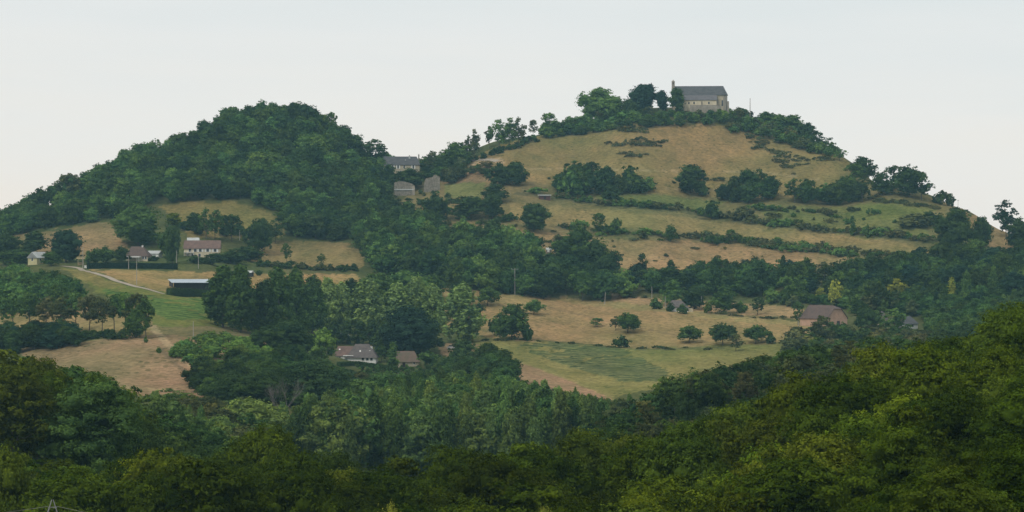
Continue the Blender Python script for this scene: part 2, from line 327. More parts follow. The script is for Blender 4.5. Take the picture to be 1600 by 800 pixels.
lines = [  # worn paths, ditches and terrace edges: colour, half width, course
 ((.14,.13,.07), 3.0, [(870,356),(960,362),(1060,371),(1140,377),(1250,390),(1340,400)]), ((.11,.115,.06), 4, [(810,302),(890,312),(960,320),(1060,328),(1150,345),(1250,354),(1330,365),(1460,378)]),
 ((.42,.32,.19), 1.6, [(820,263),(880,264),(1000,266),(1080,268),(1200,270),(1290,283)]), ((.40,.30,.18), 1.3, [(880,288),(1000,292),(1060,295),(1240,302)]),
 ((.13,.13,.06), 2.2, [(740,512),(800,528),(900,537),(1000,546),(1080,544),(1130,544)]), ((.22,.16,.09), 1.5, [(850,478),(900,490),(960,505),(1060,524),(1110,530)]),
 ((.27,.24,.10), 2.2, [(745,543),(850,578),(955,620)]), ((.17,.13,.08), 3, [(790,590),(880,612),(950,630)]),
 ((.45,.33,.21), 4, [(238,510),(262,538),(300,573),(350,618)]), ((.18,.14,.09), 2.5, [(250,545),(285,578),(325,600)]), ((.42,.31,.19), 2, [(170,605),(230,607),(300,612)]),
 ((.15,.12,.07), 3, [(390,412),(450,420),(560,424)]), ((.2,.17,.09), 2, [(1090,488),(1190,497),(1240,498)]),
]
vc = np.zeros(G.shape + (3,), np.float32); cls = np.zeros(G.shape, int); vc[:] = FLOOR
UU = np.repeat(Ug[None, :], len(Dg), 0)
jx = vnoise(XX / 6, YY / 9, 3) * 9 + vnoise(XX / 2, YY / 4, 4) * 4; jy = vnoise(XX / 7, YY / 9, 5) * 5 + vnoise(XX / 2, YY / 4, 6) * 2
okr = (YY > 560) & (YY < 1380)
names = {'wood': 0, 'dry': 1, 'green': 2, 'crop': 3}
for k, c, poly in cover:
    m = pip(poly, UU + jx, VG + jy) & okr
    if k == 'crop': m &= (vnoise(XX / 14, YY / 10, 8) + .5 * vnoise(XX / 4, YY / 4, 9) + .35 * vnoise(XX / 1.6, YY / 2.5, 10)) > -.34
    vc[m] = c; cls[m] = names[k]
for c, w, ln in lines:
    m = (dline(ln, UU + jx * .2, VG + jy * .2) < w * 1.6) & okr & (cls > 0); vc[m] = vc[m] * .25 + np.array(c) * .75
vc *= np.array([.90, .90, .93])
vc[(YY > 1085)] *= .86
vc[Dg > 1400] = (.12, .12, .06)
rows, cN = G.shape
cls_f = cls[:-1, :-1].ravel()
ii, jj = np.meshgrid(np.arange(rows - 1), np.arange(cN - 1), indexing='ij')
Q = np.stack([ii * cN + jj, ii * cN + jj + 1, (ii + 1) * cN + jj + 1, (ii + 1) * cN + jj], -1).reshape(-1, 4)
Vt = np.stack([XX, YY, G], -1).reshape(-1, 3); Ct = vc.reshape(-1, 3)
for nm, k in (('ground', 0), ('dry_meadow', 1), ('green_meadow', 2), ('crop_field', 3)):
    q = Q[cls_f == k]; used, inv = np.unique(q, return_inverse=True)
    me = mesh_np(nm, Vt[used], inv.reshape(-1, 4), attrs={'cover': Ct[used]}, smooth=True)
    tag(obj(nm, me, M_CROP if k == 3 else M_GROUND), kind='structure')
def ribbon(name, pts, width, mat, lift=.12, dmin=560):
    P = [at(u, v, dmin) for u, v in pts]; P2 = []
    for a, b in zip(P, P[1:]):
        n = max(2, int(np.linalg.norm(b - a) / 2.5)); P2 += [a + (b - a) * t for t in np.linspace(0, 1, n, False)]
    P2.append(P[-1]); P2 = np.array(P2); t = np.gradient(P2[:, :2], axis=0); t /= np.linalg.norm(t, axis=1)[:, None] + 1e-9
    n = np.stack([-t[:, 1], t[:, 0]], 1); vs = []
    for s in (-1, -.33, .33, 1):
        q = P2[:, :2] + n * s * width / 2; D = q[:, 1]; vs.append(np.column_stack([q, gz(q[:, 0] / D * F + 800, D) + lift]))
    k = len(P2); V = np.concatenate(vs); Qs = [(s * k + i, s * k + i + 1, (s + 1) * k + i + 1, (s + 1) * k + i) for s in range(3) for i in range(k - 1)]
    return tag(obj(name, mesh_np(name, V, Qs), mat), kind='structure')
ribbon('lane', [(96, 416), (125, 420), (147, 427), (178, 438), (215, 449), (258, 460)], 2.2, M['gravel'])
ribbon('path', [(734, 252), (752, 250), (778, 253)], 3.0, M['gravel'])

# haze: one closed box of thin air
hz = MB().box(-3200, 3200, -350, 1560, -140, 118).build('haze', None); tag(hz, kind='stuff')
hm = D_.materials.new('haze_air'); hm.use_nodes = True; t_ = hm.node_tree; t_.nodes.clear()
ho = t_.nodes.new('ShaderNodeOutputMaterial'); pv = t_.nodes.new('ShaderNodeVolumePrincipled')
pv.inputs['Color'].default_value = (.42, .81, 1, 1); pv.inputs['Density'].default_value = HAZE; pv.inputs['Anisotropy'].default_value = .1
t_.links.new(pv.outputs[0], ho.inputs['Volume']); hz.data.materials.append(hm)

# ------------------------------------------------------------------ trees
ICO = None
def ico():
    import bmesh
    bm = bmesh.new(); bmesh.ops.create_icosphere(bm, subdivisions=1, radius=1)
    v = np.array([x.co[:] for x in bm.verts]); f = np.array([[q.index for q in p.verts] for p in bm.faces]); bm.free(); return v, f
ICV, ICF = ico()
def prof(shape, t):
    if shape == 'round': return np.sqrt(np.clip(1 - (2 * t - .92) ** 2 / 1.18, .0, 1))
    if shape == 'umbrella': return np.sqrt(np.clip(1 - (t * 1.45 - .45) ** 2, 0, 1))
    if shape == 'poplar': return np.clip(np.sin(np.pi * np.clip(t, 0, 1) ** .72), 0, 1) ** .55 * (1 - .25 * t)
    if shape == 'cone': return np.clip(1.02 - t, 0, 1) ** .72 * (np.clip(t / .1, .5, 1))
    if shape == 'dome': return np.sqrt(np.clip(1 - t ** 2, 0, 1))
def crown(seed, H, Wd, zb, shape, ncl, rc, nleaf, ls, up=.2, jit=.42, core=.62, sprig=22, vstretch=.85):
    r = np.random.default_rng(seed)
    t = r.random(ncl) ** .9; th = np.arange(ncl) * 2.39996 + r.random(ncl) * .7
    rad = prof(shape, t) * (Wd / 2 - rc * .55) * (1 - .45 * r.random(ncl) ** 2)
    inner = r.random(ncl) < .22; rad[inner] *= .45
    wob = 1 + .24 * np.sin(th * 2 + seed) + .16 * np.sin(th * 3 + 2.1 * seed)
    C = np.stack([np.cos(th) * rad * wob, np.sin(th) * rad * wob, zb + rc * .5 + t * (H - zb - rc * 1.25)], 1)
    rr = rc * (.65 + .7 * r.random(ncl)); ct = r.normal(0, .17, ncl)
    # secondary sprigs stick out of the clumps
    per = np.maximum(3, (nleaf * rr ** 2 / (rr ** 2).sum()).astype(int)); idx = np.repeat(np.arange(ncl), per); n = len(idx)
    d = r.normal(0, 1, (n, 3)); d[:, 2] += .3; d /= np.linalg.norm(d, axis=1)[:, None]
    # lumpy shell
    lump = 1 + .22 * np.sin(d[:, 0] * 7 + idx) * np.sin(d[:, 1] * 7 + idx * 1.7) + .18 * np.sin(d[:, 2] * 9 + idx * 2.3)
    P = C[idx] + d * (rr[idx] * lump * (.62 + .5 * r.random(n) ** .7))[:, None] * np.array([1, 1, vstretch])
    # most leaves gather in sprigs with gaps between them
    ns = max(4, int(n / sprig)); sp_i = r.integers(0, n, ns); own = r.integers(0, ns, n)
    sc = P[sp_i] + d[sp_i] * (rc * .10); g = r.random(n) < (.55 if shape == 'poplar' else .85); rs = rc * .19
    off = r.normal(0, 1, (n, 3)) * np.array([1, 1, 1.9 if shape == 'poplar' else .6]) * rs * (.6 + .8 * r.random(ns)[own])[:, None]
    P = np.where(g[:, None], sc[own] + off, P); d = np.where(g[:, None], d[sp_i][own] + off / rs * .25, d); idx = np.where(g, idx[sp_i][own], idx)
    st = r.normal(0, .12, ns)[own] * g
    nrm = d + r.normal(0, jit, (n, 3)); nrm[:, 2] += up; nrm /= np.linalg.norm(nrm, axis=1)[:, None]
    tg = np.cross(nrm, r.normal(0, 1, (n, 3))); tg /= np.linalg.norm(tg, axis=1)[:, None] + 1e-9
    if shape == 'poplar':
        tg = np.array([0, 0, 1.]) + .5 * r.normal(0, 1, (n, 3)); tg -= nrm * (tg * nrm).sum(1)[:, None]; tg /= np.linalg.norm(tg, axis=1)[:, None] + 1e-9
    bt = np.cross(nrm, tg); a = (ls * (.6 + .8 * r.random(n)))[:, None]; b = a * .55
    tip = nrm * a * .25
    V = np.stack([P - tg * a - tip, P + bt * b, P + tg * a - tip, P - bt * b], 1).reshape(-1, 3); Qd = np.arange(n * 4).reshape(-1, 4)
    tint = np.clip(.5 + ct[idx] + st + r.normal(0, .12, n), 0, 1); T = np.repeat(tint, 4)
    if core:
        cv = (C[:, None, :] + ICV[None] * (rr * core)[:, None, None] * np.array([1, 1, vstretch])).reshape(-1, 3) + r.normal(0, rc * .06, (ncl * len(ICV), 3))
        cf = (ICF[None] + (np.arange(ncl) * len(ICV))[:, None, None]).reshape(-1, 3) + len(V)
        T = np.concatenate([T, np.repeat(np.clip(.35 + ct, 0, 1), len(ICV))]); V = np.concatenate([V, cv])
    else: cf = np.zeros((0, 3), int)
    return dict(V=V, Q=Qd, T=T, F=cf, C=C)
def trunk_mb(C, H, zb, r0, nlimb, seed, bend=.15):
    r = random.Random(seed); m = MB(); pts = [np.array([0, 0, -.8]), np.array([0, 0, .15])]; top = zb + (H - zb) * .55
    for i in range(1, 5): pts.append(np.array([r.uniform(-bend, bend) * i * .5, r.uniform(-bend, bend) * i * .5, top * i / 4]))
    for i, (a, b) in enumerate(zip(pts, pts[1:])):
        m.tube(a, b, r0 * (1.25 if i == 0 else 1 - .16 * (i - 1)), r0 * (1 - .16 * i), 7)
    cs = sorted(range(len(C)), key=lambda i: C[i][2])[:: max(1, len(C) // max(nlimb, 1))][:nlimb]
    for i in cs:
        b = C[i]; s = min(.95, max(.35, (b[2] - r.uniform(.8, 2)) / max(top, .1))); k = s * 4; i0 = int(min(3, k)); a = pts[1 + i0] + (pts[2 + i0] - pts[1 + i0]) * (k - i0)
        mid = (a + b) / 2 + np.array([0, 0, -.25]); m.tube(a, mid, r0 * .42, r0 * .26, 5); m.tube(mid, b, r0 * .26, r0 * .08, 5)
    return m
# nominal kinds: H, W
KINDS = {
 'broad':   dict(H=10, W=8.6, zb=1.0, shape='round', rc=1.35, ncl=(62, 46, 38), n=(46000, 11500, 4000), r0=.22, limb=7, core=.6),
 'open':    dict(H=11, W=7.6, zb=2.2, shape='round', rc=.95, ncl=(40, 34, 30), n=(12000, 4500, 1700), r0=.17, limb=12, core=.28),
 'locust':  dict(H=11, W=7.6, zb=4.6, shape='round', rc=.95, ncl=(40, 34, 30), n=(12000, 4500, 1900), r0=.17, limb=12, core=.3),
 'poplar':  dict(H=14, W=5.0, zb=1.0, shape='poplar', rc=.62, ncl=(150, 120, 80), n=(20000, 9000, 3200), r0=.18, limb=6, core=.5),
 'orchard': dict(H=7.5, W=9.5, zb=1.9, shape='umbrella', rc=1.1, ncl=(50, 50, 46), n=(9000, 9000, 6000), r0=.2, limb=9, core=.55),
 'cone':    dict(H=10, W=7.5, zb=.25, shape='cone', rc=.85, ncl=(80, 70, 60), n=(9000, 9000, 5000), r0=.2, limb=4, core=.7),
 'yew':     dict(H=10, W=8.5, zb=.8, shape='round', rc=1.3, ncl=(60, 60, 55), n=(9000, 9000, 6000), r0=.25, limb=4, core=.75),
 'bush':    dict(H=3, W=4.2, zb=.0, shape='dome', rc=.62, ncl=(34, 28, 22), n=(6000, 2400, 900), r0=.07, limb=5, core=.6),
 'scrub':   dict(H=1.3, W=4.5, zb=.0, shape='dome', rc=.38, ncl=(30, 26, 22), n=(3000, 1600, 700), r0=.04, limb=3, core=.5),
 'column':  dict(H=10, W=2.3, zb=.3, shape='poplar', rc=.45, ncl=(60, 50, 45), n=(6000, 4500, 2500), r0=.1, limb=3, core=.6),
}
LS = {'broad': (.125, .24, .37), 'open': (.16, .26, .38), 'locust': (.16, .26, .38), 'poplar': (.16, .25, .4), 'orchard': (.2, .24, .3), 'cone': (.2, .24, .3), 'yew': (.2, .25, .3), 'bush': (.11, .17, .27), 'scrub': (.09, .13, .2), 'column': (.13, .18, .25)}
NV = {'broad': 5, 'open': 4, 'locust': 4, 'poplar': 4, 'orchard': 3, 'cone': 2, 'yew': 3, 'bush': 4, 'scrub': 3, 'column': 2}
cache = {}
def variant(kind, lod, k):
    key = (kind, lod, k)
    if key not in cache:
        q = KINDS[kind]; seed = sum(map(ord, kind)) * 10 + k * 7 + 3
        c = crown(seed, q['H'], q['W'], q['zb'], q['shape'], q['ncl'][lod], q['rc'] * (1, 1.05, 1.12)[lod], q['n'][lod], LS[kind][lod], core=q['core'], sprig=(46, 22, 12)[lod], vstretch=1.9 if q['shape'] == 'poplar' else .85)
        cache[key] = [c, None, None, trunk_mb(c['C'], q['H'], q['zb'], q['r0'], q['limb'], seed)]
    return cache[key]
def meshes(kind, lod, k):
    e = variant(kind, lod, k)
    if e[1] is None:
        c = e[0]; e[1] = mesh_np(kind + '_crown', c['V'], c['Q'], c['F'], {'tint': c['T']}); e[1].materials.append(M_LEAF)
        e[2] = e[3].mesh(kind + '_trunk'); e[2].materials.append(M_BARK)
    return e[1], e[2]
C_DK = (.032, .059, .019); C_MD = (.045, .084, .022); C_LT = (.068, .125, .034); C_YG = (.066, .096, .011); C_POP = (.104, .165, .048); C_PP = (.135, .20, .066); C_OL = (.062, .076, .030); C_BL = (.018, .040, .024)
C_FG = (.036, .059, .005); C_FL = (.070, .104, .008); C_BR = (.074, .080, .034); C_YEL = (.22, .24, .045)
trees = []     # dicts: kind, u, D, h (m), w (m), col, name, label, cat, group, hand
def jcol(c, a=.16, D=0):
    k = (1 + random.uniform(-a, a)) * (1.1 + .45 * min(1, max(0, (D - 350) / 500)))*(1 if D > 320 else 1.08); w = random.uniform(-a, a) * .5  # colour brightens with distance: far light and haze put into the foliage
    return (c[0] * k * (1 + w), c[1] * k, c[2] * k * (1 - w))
def T(kind, u, v, hpx, wpx, col, label, name=None, cat='tree', D=None, group=None):
    D = D or hit(u, v)
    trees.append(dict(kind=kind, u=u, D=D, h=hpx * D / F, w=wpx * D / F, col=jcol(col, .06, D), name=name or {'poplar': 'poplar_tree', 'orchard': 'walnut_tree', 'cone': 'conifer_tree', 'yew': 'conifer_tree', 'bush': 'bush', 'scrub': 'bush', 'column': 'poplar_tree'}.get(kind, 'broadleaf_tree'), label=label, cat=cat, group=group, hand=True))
def region(poly, sp, kinds, hr, colset, label, group, inD=False, wf=1.0, tops=None, name=None, cat='tree', seed=0, keep=1.0, avoid=(), urange=None):
    r = random.Random(seed + len(trees))
    us = [p[0] for p in poly]; u0, u1 = min(us), max(us)
    if inD: d0, d1 = min(p[1] for p in poly), max(p[1] for p in poly)
    else: d0, d1 = 565, 1375
    D = d0; row = 0
    while D < d1:
        x = (u0 - 800) / F * D + (row % 2) * sp / 2; x1 = (u1 - 800) / F * D
        while x < x1:
            xx = x + r.uniform(-.33, .33) * sp; dd = D + r.uniform(-.33, .33) * sp; u = xx / dd * F + 800; x += sp
            if u < -110 or u > 1710: continue
            z = float(gz(u, dd)); v = 400 - F * z / dd
            if not pip(poly, np.array([u]), np.array([dd if inD else v]))[0]: continue
            if r.random() > keep: continue
            if any(a <= u <= b and c <= v <= e for a, b, c, e in avoid): continue
            h = r.uniform(*hr)
            if tops:
                tv = np.interp(u, [p[0] for p in tops], [p[1] for p in tops]) + r.uniform(-9, 26)
                h = min(h, (400 - tv) / F * dd - z)
                if h < hr[0] * .45: continue
            kd = r.choices([k for k, _ in kinds], [w for _, w in kinds])[0]
            q = KINDS[kd]; w = q['W'] / q['H'] * h * wf * r.uniform(.8, 1.3)
            if D < 320: w = min(w, 9.5)
            if kd in ('broad', 'open'): w = max(w, sp * (.86 if D < 320 else 1.05))
            c = r.choice(colset); a = (1 + r.uniform(-.34, .34)) * (1.1 + .45 * min(1, max(0, (dd - 350) / 500)))*(1 if dd > 320 else 1.08); b = r.uniform(-.14, .14)  # distant crowns get a lighter colour, painted in for light and haze
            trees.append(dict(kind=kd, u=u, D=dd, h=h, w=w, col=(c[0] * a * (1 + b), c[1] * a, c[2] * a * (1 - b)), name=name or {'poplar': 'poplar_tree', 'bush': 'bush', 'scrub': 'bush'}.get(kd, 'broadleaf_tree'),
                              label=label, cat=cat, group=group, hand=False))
        D += sp * .87; row += 1
def rowline(pts, step, kinds, hr, colset, label, group, name='bush', cat='bush', spread=2.5, seed=0, keep=1.):
    r = random.Random(seed + 5 * len(trees))
    for (ua, va), (ub, vb) in zip(pts, pts[1:]):
        n = max(1, int(math.hypot(ub - ua, vb - va) / step))
        for i in range(n):
            if r.random() > keep: continue
            u = ua + (ub - ua) * (i + r.random()) / n; v = va + (vb - va) * (i + .5) / n; D = hit(u, v) + r.uniform(-spread, spread)
            kd = r.choices([k for k, _ in kinds], [w for _, w in kinds])[0]; h = r.uniform(*hr); q = KINDS[kd]
            a = 1.5 + r.uniform(-.35, .35); c = r.choice(colset)  # far brightening built into the bush colour, as for the trees
            trees.append(dict(kind=kd, u=u, D=D, h=h, w=q['W'] / q['H'] * h * r.uniform(.9, 1.3), col=tuple(x * a for x in c), name=name, label=label, cat=cat, group=group, hand=False))

# --- foreground canopy
FT = [(-100,700),(0,700),(60,722),(120,728),(200,712),(260,706),(330,700),(352,690),(500,712),(600,722),(680,708),(740,688),(800,676),(880,682),(960,692),(1000,676),(1080,668),(1100,645),(1150,625),(1200,608),(1300,575),(1400,545),(1480,515),(1550,485),(1600,472),(1720,440)]
region([(1330,116),(1730,116),(1730,170),(1330,170)], 6, [('broad',1)], (6.5,9), [C_FG,C_FG,C_YG], 'dark leafy tree in the bottom right corner of the foreground wood', 'bottom right corner trees', inD=True, tops=[(1330,790),(1450,745),(1600,690),(1730,650)], seed=41)
region([(-120,168),(1720,168),(1720,215),(-120,215)], 7.2, [('broad',4),('open',1)], (7,12.5), [C_FG,C_FG,C_FL,C_YG], 'dark yellow green broadleaf tree in the nearest wood along the bottom edge', 'nearest wood', inD=True, tops=[(u, v + 85) for u, v in FT], seed=1)
region([(-120,215),(1720,215),(1720,300),(-120,300)], 7.8, [('broad',4),('open',1)], (8,14), [C_FG,C_FG,C_FG,C_FL,C_YG], 'dark olive green broadleaf tree forming the upper edge of the foreground wood', 'foreground wood crest', inD=True, tops=FT, seed=2)
T('broad', 415, 0, 205, 125, C_FL, 'tall bushy tree standing proud of the foreground wood left of centre', D=265)
T('broad', 452, 0, 175, 95, C_FG, 'dark companion crown on the right of the tall bushy foreground tree', D=262)
T('broad', 8, 0, 245, 120, C_YG, 'yellow leaved tree at the left edge behind the lattice pylon', D=225)
T('broad', 612, 0, 268, 78, C_YEL, 'bright yellow green treetop at the bottom edge left of centre', D=168)
T('broad', 1568, 0, 190, 150, C_FL, 'large lighter green tree on the foreground slope at the right edge', D=205)
T('broad', 856, 0, 268, 50, C_YEL, 'small pale treetop at the bottom edge right of centre', D=166)
# --- left bright trees and the dark mid group
region([(-110,325),(150,325),(175,345),(165,400),(-110,400)], 8, [('broad',3),('open',1)], (13,17), [C_FL,C_YG,C_LT,C_FL], 'tall yellow green tree in the clump at the left below the brown field', 'tall left clump', inD=True, tops=[(-100,548),(0,556),(60,563),(130,572),(165,610),(185,650),(210,680)], seed=3)
region([(150,350),(470,350),(470,440),(150,440)], 8.5, [('broad',1)], (10,13), [C_MD,C_DK,C_MD], 'dark green tree in the hollow between foreground wood and brown field', 'hollow left', inD=True, tops=[(150,640),(200,632),(300,650),(350,668),(400,690),(470,705)], seed=4)
region([(430,330),(1000,330),(1000,450),(430,450)], 9, [('broad',1)], (10,13), [C_MD,C_OL,C_FG,C_MD], 'dark broadleaf tree just below the poplar plantation', 'dark trees before the poplars', inD=True, tops=[(430,700),(520,690),(600,672),(700,664),(760,668),(900,650),(1000,640)], seed=5)
region([(930,380),(1480,380),(1480,540),(930,540)], 8.2, [('broad',4),('open',1)], (8,12), [C_DK,C_MD,C_MD,C_OL], 'dusky green tree on the wooded slope beyond the foreground crest', 'second slope', inD=True, tops=[(930,640),(960,622),(1000,606),(1050,580),(1100,566),(1150,558),(1200,556),(1250,548),(1300,528),(1350,525),(1480,515)], seed=6)
T('broad', 1108, 0, 92, 52, C_DK, 'dark rounded tree topping the second wooded slope beside the green field', D=455)
T('broad', 1068, 0, 78, 34, C_DK, 'smaller dark tree left of the round tree topping the second slope', D=450)
T('open', 1165, 0, 82, 44, C_BR, 'brownish thin tree at the edge of the second wooded slope', D=470)
# --- valley poplars
region([(395,540),(1010,540),(1010,640),(395,640)], 5.3, [('poplar',7),('broad',1)], (12,17), [C_POP,tuple(x*.82 for x in C_POP),(.06,.11,.03),C_LT], 'pale green poplar in the valley plantation', 'valley poplar plantation', inD=True, wf=.92, tops=[(395,655),(430,640),(480,628),(520,618),(600,614),(615,596),(700,598),(760,592),(800,600),(860,608),(900,622),(950,632),(1010,625)], seed=7)
region([(380,645),(960,645),(960,735),(380,735)], 7.2, [('broad',2),('poplar',2)], (9,14), [C_MD,C_DK,C_MD,C_LT], 'mid green tree between the poplar plantation and the valley farmhouse', 'wood below the farmhouse', inD=True, tops=[(380,575),(420,560),(470,560),(500,575),(530,588),(600,590),(650,590),(700,580),(760,588),(800,600),(850,612),(900,622),(960,634)], seed=8)
region([(470,742),(800,742),(800,838),(470,838)], 6.2, [('broad',3),('bush',1)], (4,8), [C_MD,C_DK,C_MD,C_LT,C_OL], 'bushy tree just below the valley farmhouse garden', 'trees under the farmhouse garden', inD=True, tops=[(470,572),(520,574),(535,582),(590,586),(620,592),(660,592),(700,590),(760,596),(800,606)], seed=34)
region([(170,480),(400,480),(400,610),(170,610)], 7.5, [('broad',2),('poplar',1),('open',1)], (8,12), [C_LT,C_MD,C_OL,C_POP], 'light green tree at the lower edge of the brown field', 'trees under the brown field', inD=True, tops=[(170,655),(210,628),(240,612),(300,622),(340,632),(360,615),(400,590)], seed=9)
region([(300,600),(345,585),(400,575),(455,570),(520,592),(520,640),(340,640)], 6.2, [('broad',1)], (4.5,7), [C_DK,C_DK,C_MD], 'dark tree in the thicket right of the brown field', 'thicket right of the brown field', seed=10)
T('broad', 400, 650, 66, 90, C_DK, 'large dark rounded tree right of the brown field bottom corner')
T('broad', 480, 640, 72, 84, C_DK, 'large dark tree beside the bare grey tree')
region([(262,555),(300,540),(345,530),(400,545),(430,560),(455,570),(400,590),(350,600),(320,590),(285,572)], 4.6, [('bush',4),('open',1)], (2,4), [(.11,.18,.04),C_LT,(.09,.15,.04)], 'light green shrub beside the track through the brown field', 'shrubs beside the brown field', seed=11, keep=.75)
region([(555,572),(665,570),(690,590),(560,588)], 3.2, [('bush',1)], (.8,1.5), [C_MD,C_LT,C_DK], 'low garden shrub behind the sloping hedge of the valley farmhouse', 'farm garden shrubs', seed=35)
# --- around the valley farmhouse
T('yew', 455, 558, 58, 78, C_DK, 'broad dark tree left of the bright maple by the valley farmhouse')
T('yew', 420, 556, 48, 50, C_DK, 'dark tree at the left end of the dark belt by the valley farmhouse')
T('broad', 502, 568, 52, 44, (.105,.18,.04), 'bright green tree at the left end of the valley farmhouse')
for k, u in enumerate((522, 542, 562, 582, 600)): T('cone', u, 538, 36, 28, C_DK, 'dark conifer in the tall screen behind the valley farmhouse', group='conifer screen')
T('broad', 640, 556, 74, 92, C_BL, 'massive dark spreading tree behind the brown roofed outbuilding')
T('broad', 668, 552, 52, 54, C_DK, 'dark tree leaning right of the massive spreading tree')
T('broad', 602, 556, 50, 40, C_DK, 'dark tree between the farmhouse chimney and the massive tree')
T('open', 596, 566, 26, 26, C_MD, 'small garden tree right of the farmhouse chimney')
T('column', 614, 582, 46, 18, C_LT, 'slim bright green tree between farmhouse and outbuilding')
T('bush', 672, 575, 26, 40, C_MD, 'garden shrub at the right of the brown roofed outbuilding', cat='bush')
region([(690,580),(760,575),(800,600),(790,622),(700,612)], 6.5, [('broad',1)], (7,9.5), [C_DK,C_MD], 'dark tree on the bank right of the valley farmhouse garden', 'bank trees', seed=12)
T('broad', 722, 578, 48, 44, C_DK, 'dark tree at the top of the brown strip below the lone poplar')
T('bush', 720, 548, 16, 40, C_OL, 'brown green bush at the foot of the lone poplar', cat='bush')
# --- tall poplar row (screen between left green field and lower field)
for u, v, h, w, c, lb in [(348,512,92,52,C_MD,'tall dark poplar at the left end of the long row by the metal roofed shed'), (376,520,100,48,C_MD,'tall dark poplar second from the left in the long row'),
    (412,524,82,44,C_DK,'dark tree in front of the pale shed in the long row'), (434,520,98,44,C_MD,'tall dark poplar right of the gap in the long row'), (462,518,94,42,C_MD,'dark green poplar left of the row centre'),
    (488,522,88,38,C_MD,'duller poplar at the centre of the long row'), (512,520,82,36,C_PP,'paler poplar right of the row centre'), (534,522,78,32,C_PP,'short pale poplar with light showing between its stems'),
    (575,524,84,52,C_PP,'broad pale poplar behind the farmhouse conifers'), (548,505,66,40,C_DK,'dark round tree between two pale poplars'), (620,520,74,46,C_PP,'pale poplar above the massive dark tree'),
    (650,516,80,40,C_PP,'pale poplar right of centre at the row end'), (676,520,74,36,C_PP,'pale poplar at the right end of the long row'), (722,536,88,56,C_PP,'lone pale poplar standing apart right of the long row')]:
    T('poplar', u, v, h, w * 1.15, c, lb)
T('broad', 590, 492, 64, 70, C_MD, 'round mid green tree behind the pale poplars left'); T('broad', 640, 480, 54, 72, C_LT, 'bright rounded tree crowning the poplar row'); T('broad', 672, 470, 40, 44, C_MD, 'round tree at the top of the lower field left corner')
T('broad', 716, 482, 38, 38, C_DK, 'dark tree behind the lone poplar'); T('bush', 746, 497, 22, 24, C_DK, 'round dark bush at the right of the lone poplar', cat='bush')
# --- open field trees
T('orchard', 762, 478, 28, 36, C_MD, 'small tree standing near the top of the lower field beside the lone poplar')
T('orchard', 834, 492, 23, 30, C_LT, 'small light green tree above the big bushes in the lower field')
T('broad', 800, 531, 54, 56, C_MD, 'big bushy tree clump at the left side of the lower field'); T('bush', 778, 524, 34, 30, C_MD, 'bushy left flank of the big clump in the lower field', cat='bush'); T('bush', 824, 532, 26, 22, C_MD, 'low bush on the right of the big clump in the lower field', cat='bush')
T('open', 933, 511, 15, 22, C_LT, 'tiny sparse tree in the middle of the lower field'); T('open', 962, 517, 24, 18, C_OL, 'thin leaning tree touching the round walnut in the lower field')
T('orchard', 981, 521, 31, 42, C_MD, 'round dense walnut tree in the middle of the lower field'); T('bush', 970, 543, 19, 27, C_DK, 'dark round bush below the round walnut tree', cat='bush')
T('orchard', 1077, 536, 26, 40, C_MD, 'leftmost of the three walnut trees in a row in the lower field')
T('orchard', 1129, 540, 34, 42, C_DK, 'middle and tallest of the three walnut trees in a row'); T('orchard', 1181, 537, 28, 38, C_MD, 'rightmost of the three walnut trees in a row')
T('open', 1150, 549, 28, 26, C_OL, 'pale olive young tree at the foot of the middle walnut'); T('bush', 1204, 537, 16, 20, C_DK, 'small dark bush right of the rightmost walnut', cat='bush')
# --- cottage and farm on the right
T('broad', 1132, 490, 42, 40, C_MD, 'large round tree right of the grey roofed cottage'); T('broad', 1085, 483, 36, 44, C_DK, 'dark tree behind the grey roofed cottage'); T('broad', 1050, 478, 40, 34, C_LT, 'bright green tree behind the cottage on its left')
T('bush', 1024, 483, 18, 24, C_MD, 'bush left of the cottage pole', cat='bush'); T('bush', 1048, 487, 13, 18, C_DK, 'dark round bush before the cottage', cat='bush'); T('bush', 1106, 489, 17, 16, C_YG, 'yellowish bush by the cottage drive', cat='bush')
T('bush', 1067, 490, 15, 24, C_MD, 'bush hiding the front of the grey roofed cottage', cat='bush'); T('open', 1184, 492, 28, 26, C_DK, 'small dark tree beside the bare patch of the upper field'); T('bush', 1158, 489, 18, 22, C_LT, 'pale bush between the two trees by the upper field', cat='bush')
T('open', 1247, 508, 38, 20, C_MD, 'slim tree with bare trunk left of the pink stone barn')
T('yew', 1352, 527, 46, 34, C_DK, 'dark dense conical tree right of the pink stone barn'); T('column', 1370, 524, 38, 26, C_LT, 'bright green pointed tree beside the dark dense one'); T('open', 1398, 528, 46, 44, C_LT, 'light green loose tree left of the grey hip roofed house')
T('open', 1285, 548, 54, 40, C_OL, 'tree before the left corner of the pink barn'); T('broad', 1316, 545, 40, 36, C_MD, 'bushy tree before the pink gable')
region([(1240,535),(1300,530),(1400,530),(1440,525),(1470,540),(1440,575),(1300,575),(1235,560)], 7.5, [('open',2),('broad',2),('bush',1)], (4.5,7.5), [C_OL,C_MD,C_BR,C_DK], 'dusky tree on the slope in front of the right hand farm', 'trees before the farm', avoid=[(1405,1440,0,532)], seed=13)
T('open', 1305, 482, 46, 26, C_YEL, 'yellow leaved tree rising behind the pink stone barn'); T('open', 1402, 470, 36, 38, C_YEL, 'bright yellow wide tree in the wood above the farm'); T('column', 1487, 475, 40, 13, C_YEL, 'slender yellow green poplar in the wood at the right')
T('open', 1283, 468, 18, 18, C_YEL, 'small yellow tree left of the yellow tree behind the barn'); T('open', 1250, 470, 42, 24, C_LT, 'light green tree in the wood above the upper field'); T('open', 1228, 468, 38, 26, C_LT, 'light green leafy tree left of the yellow trees')
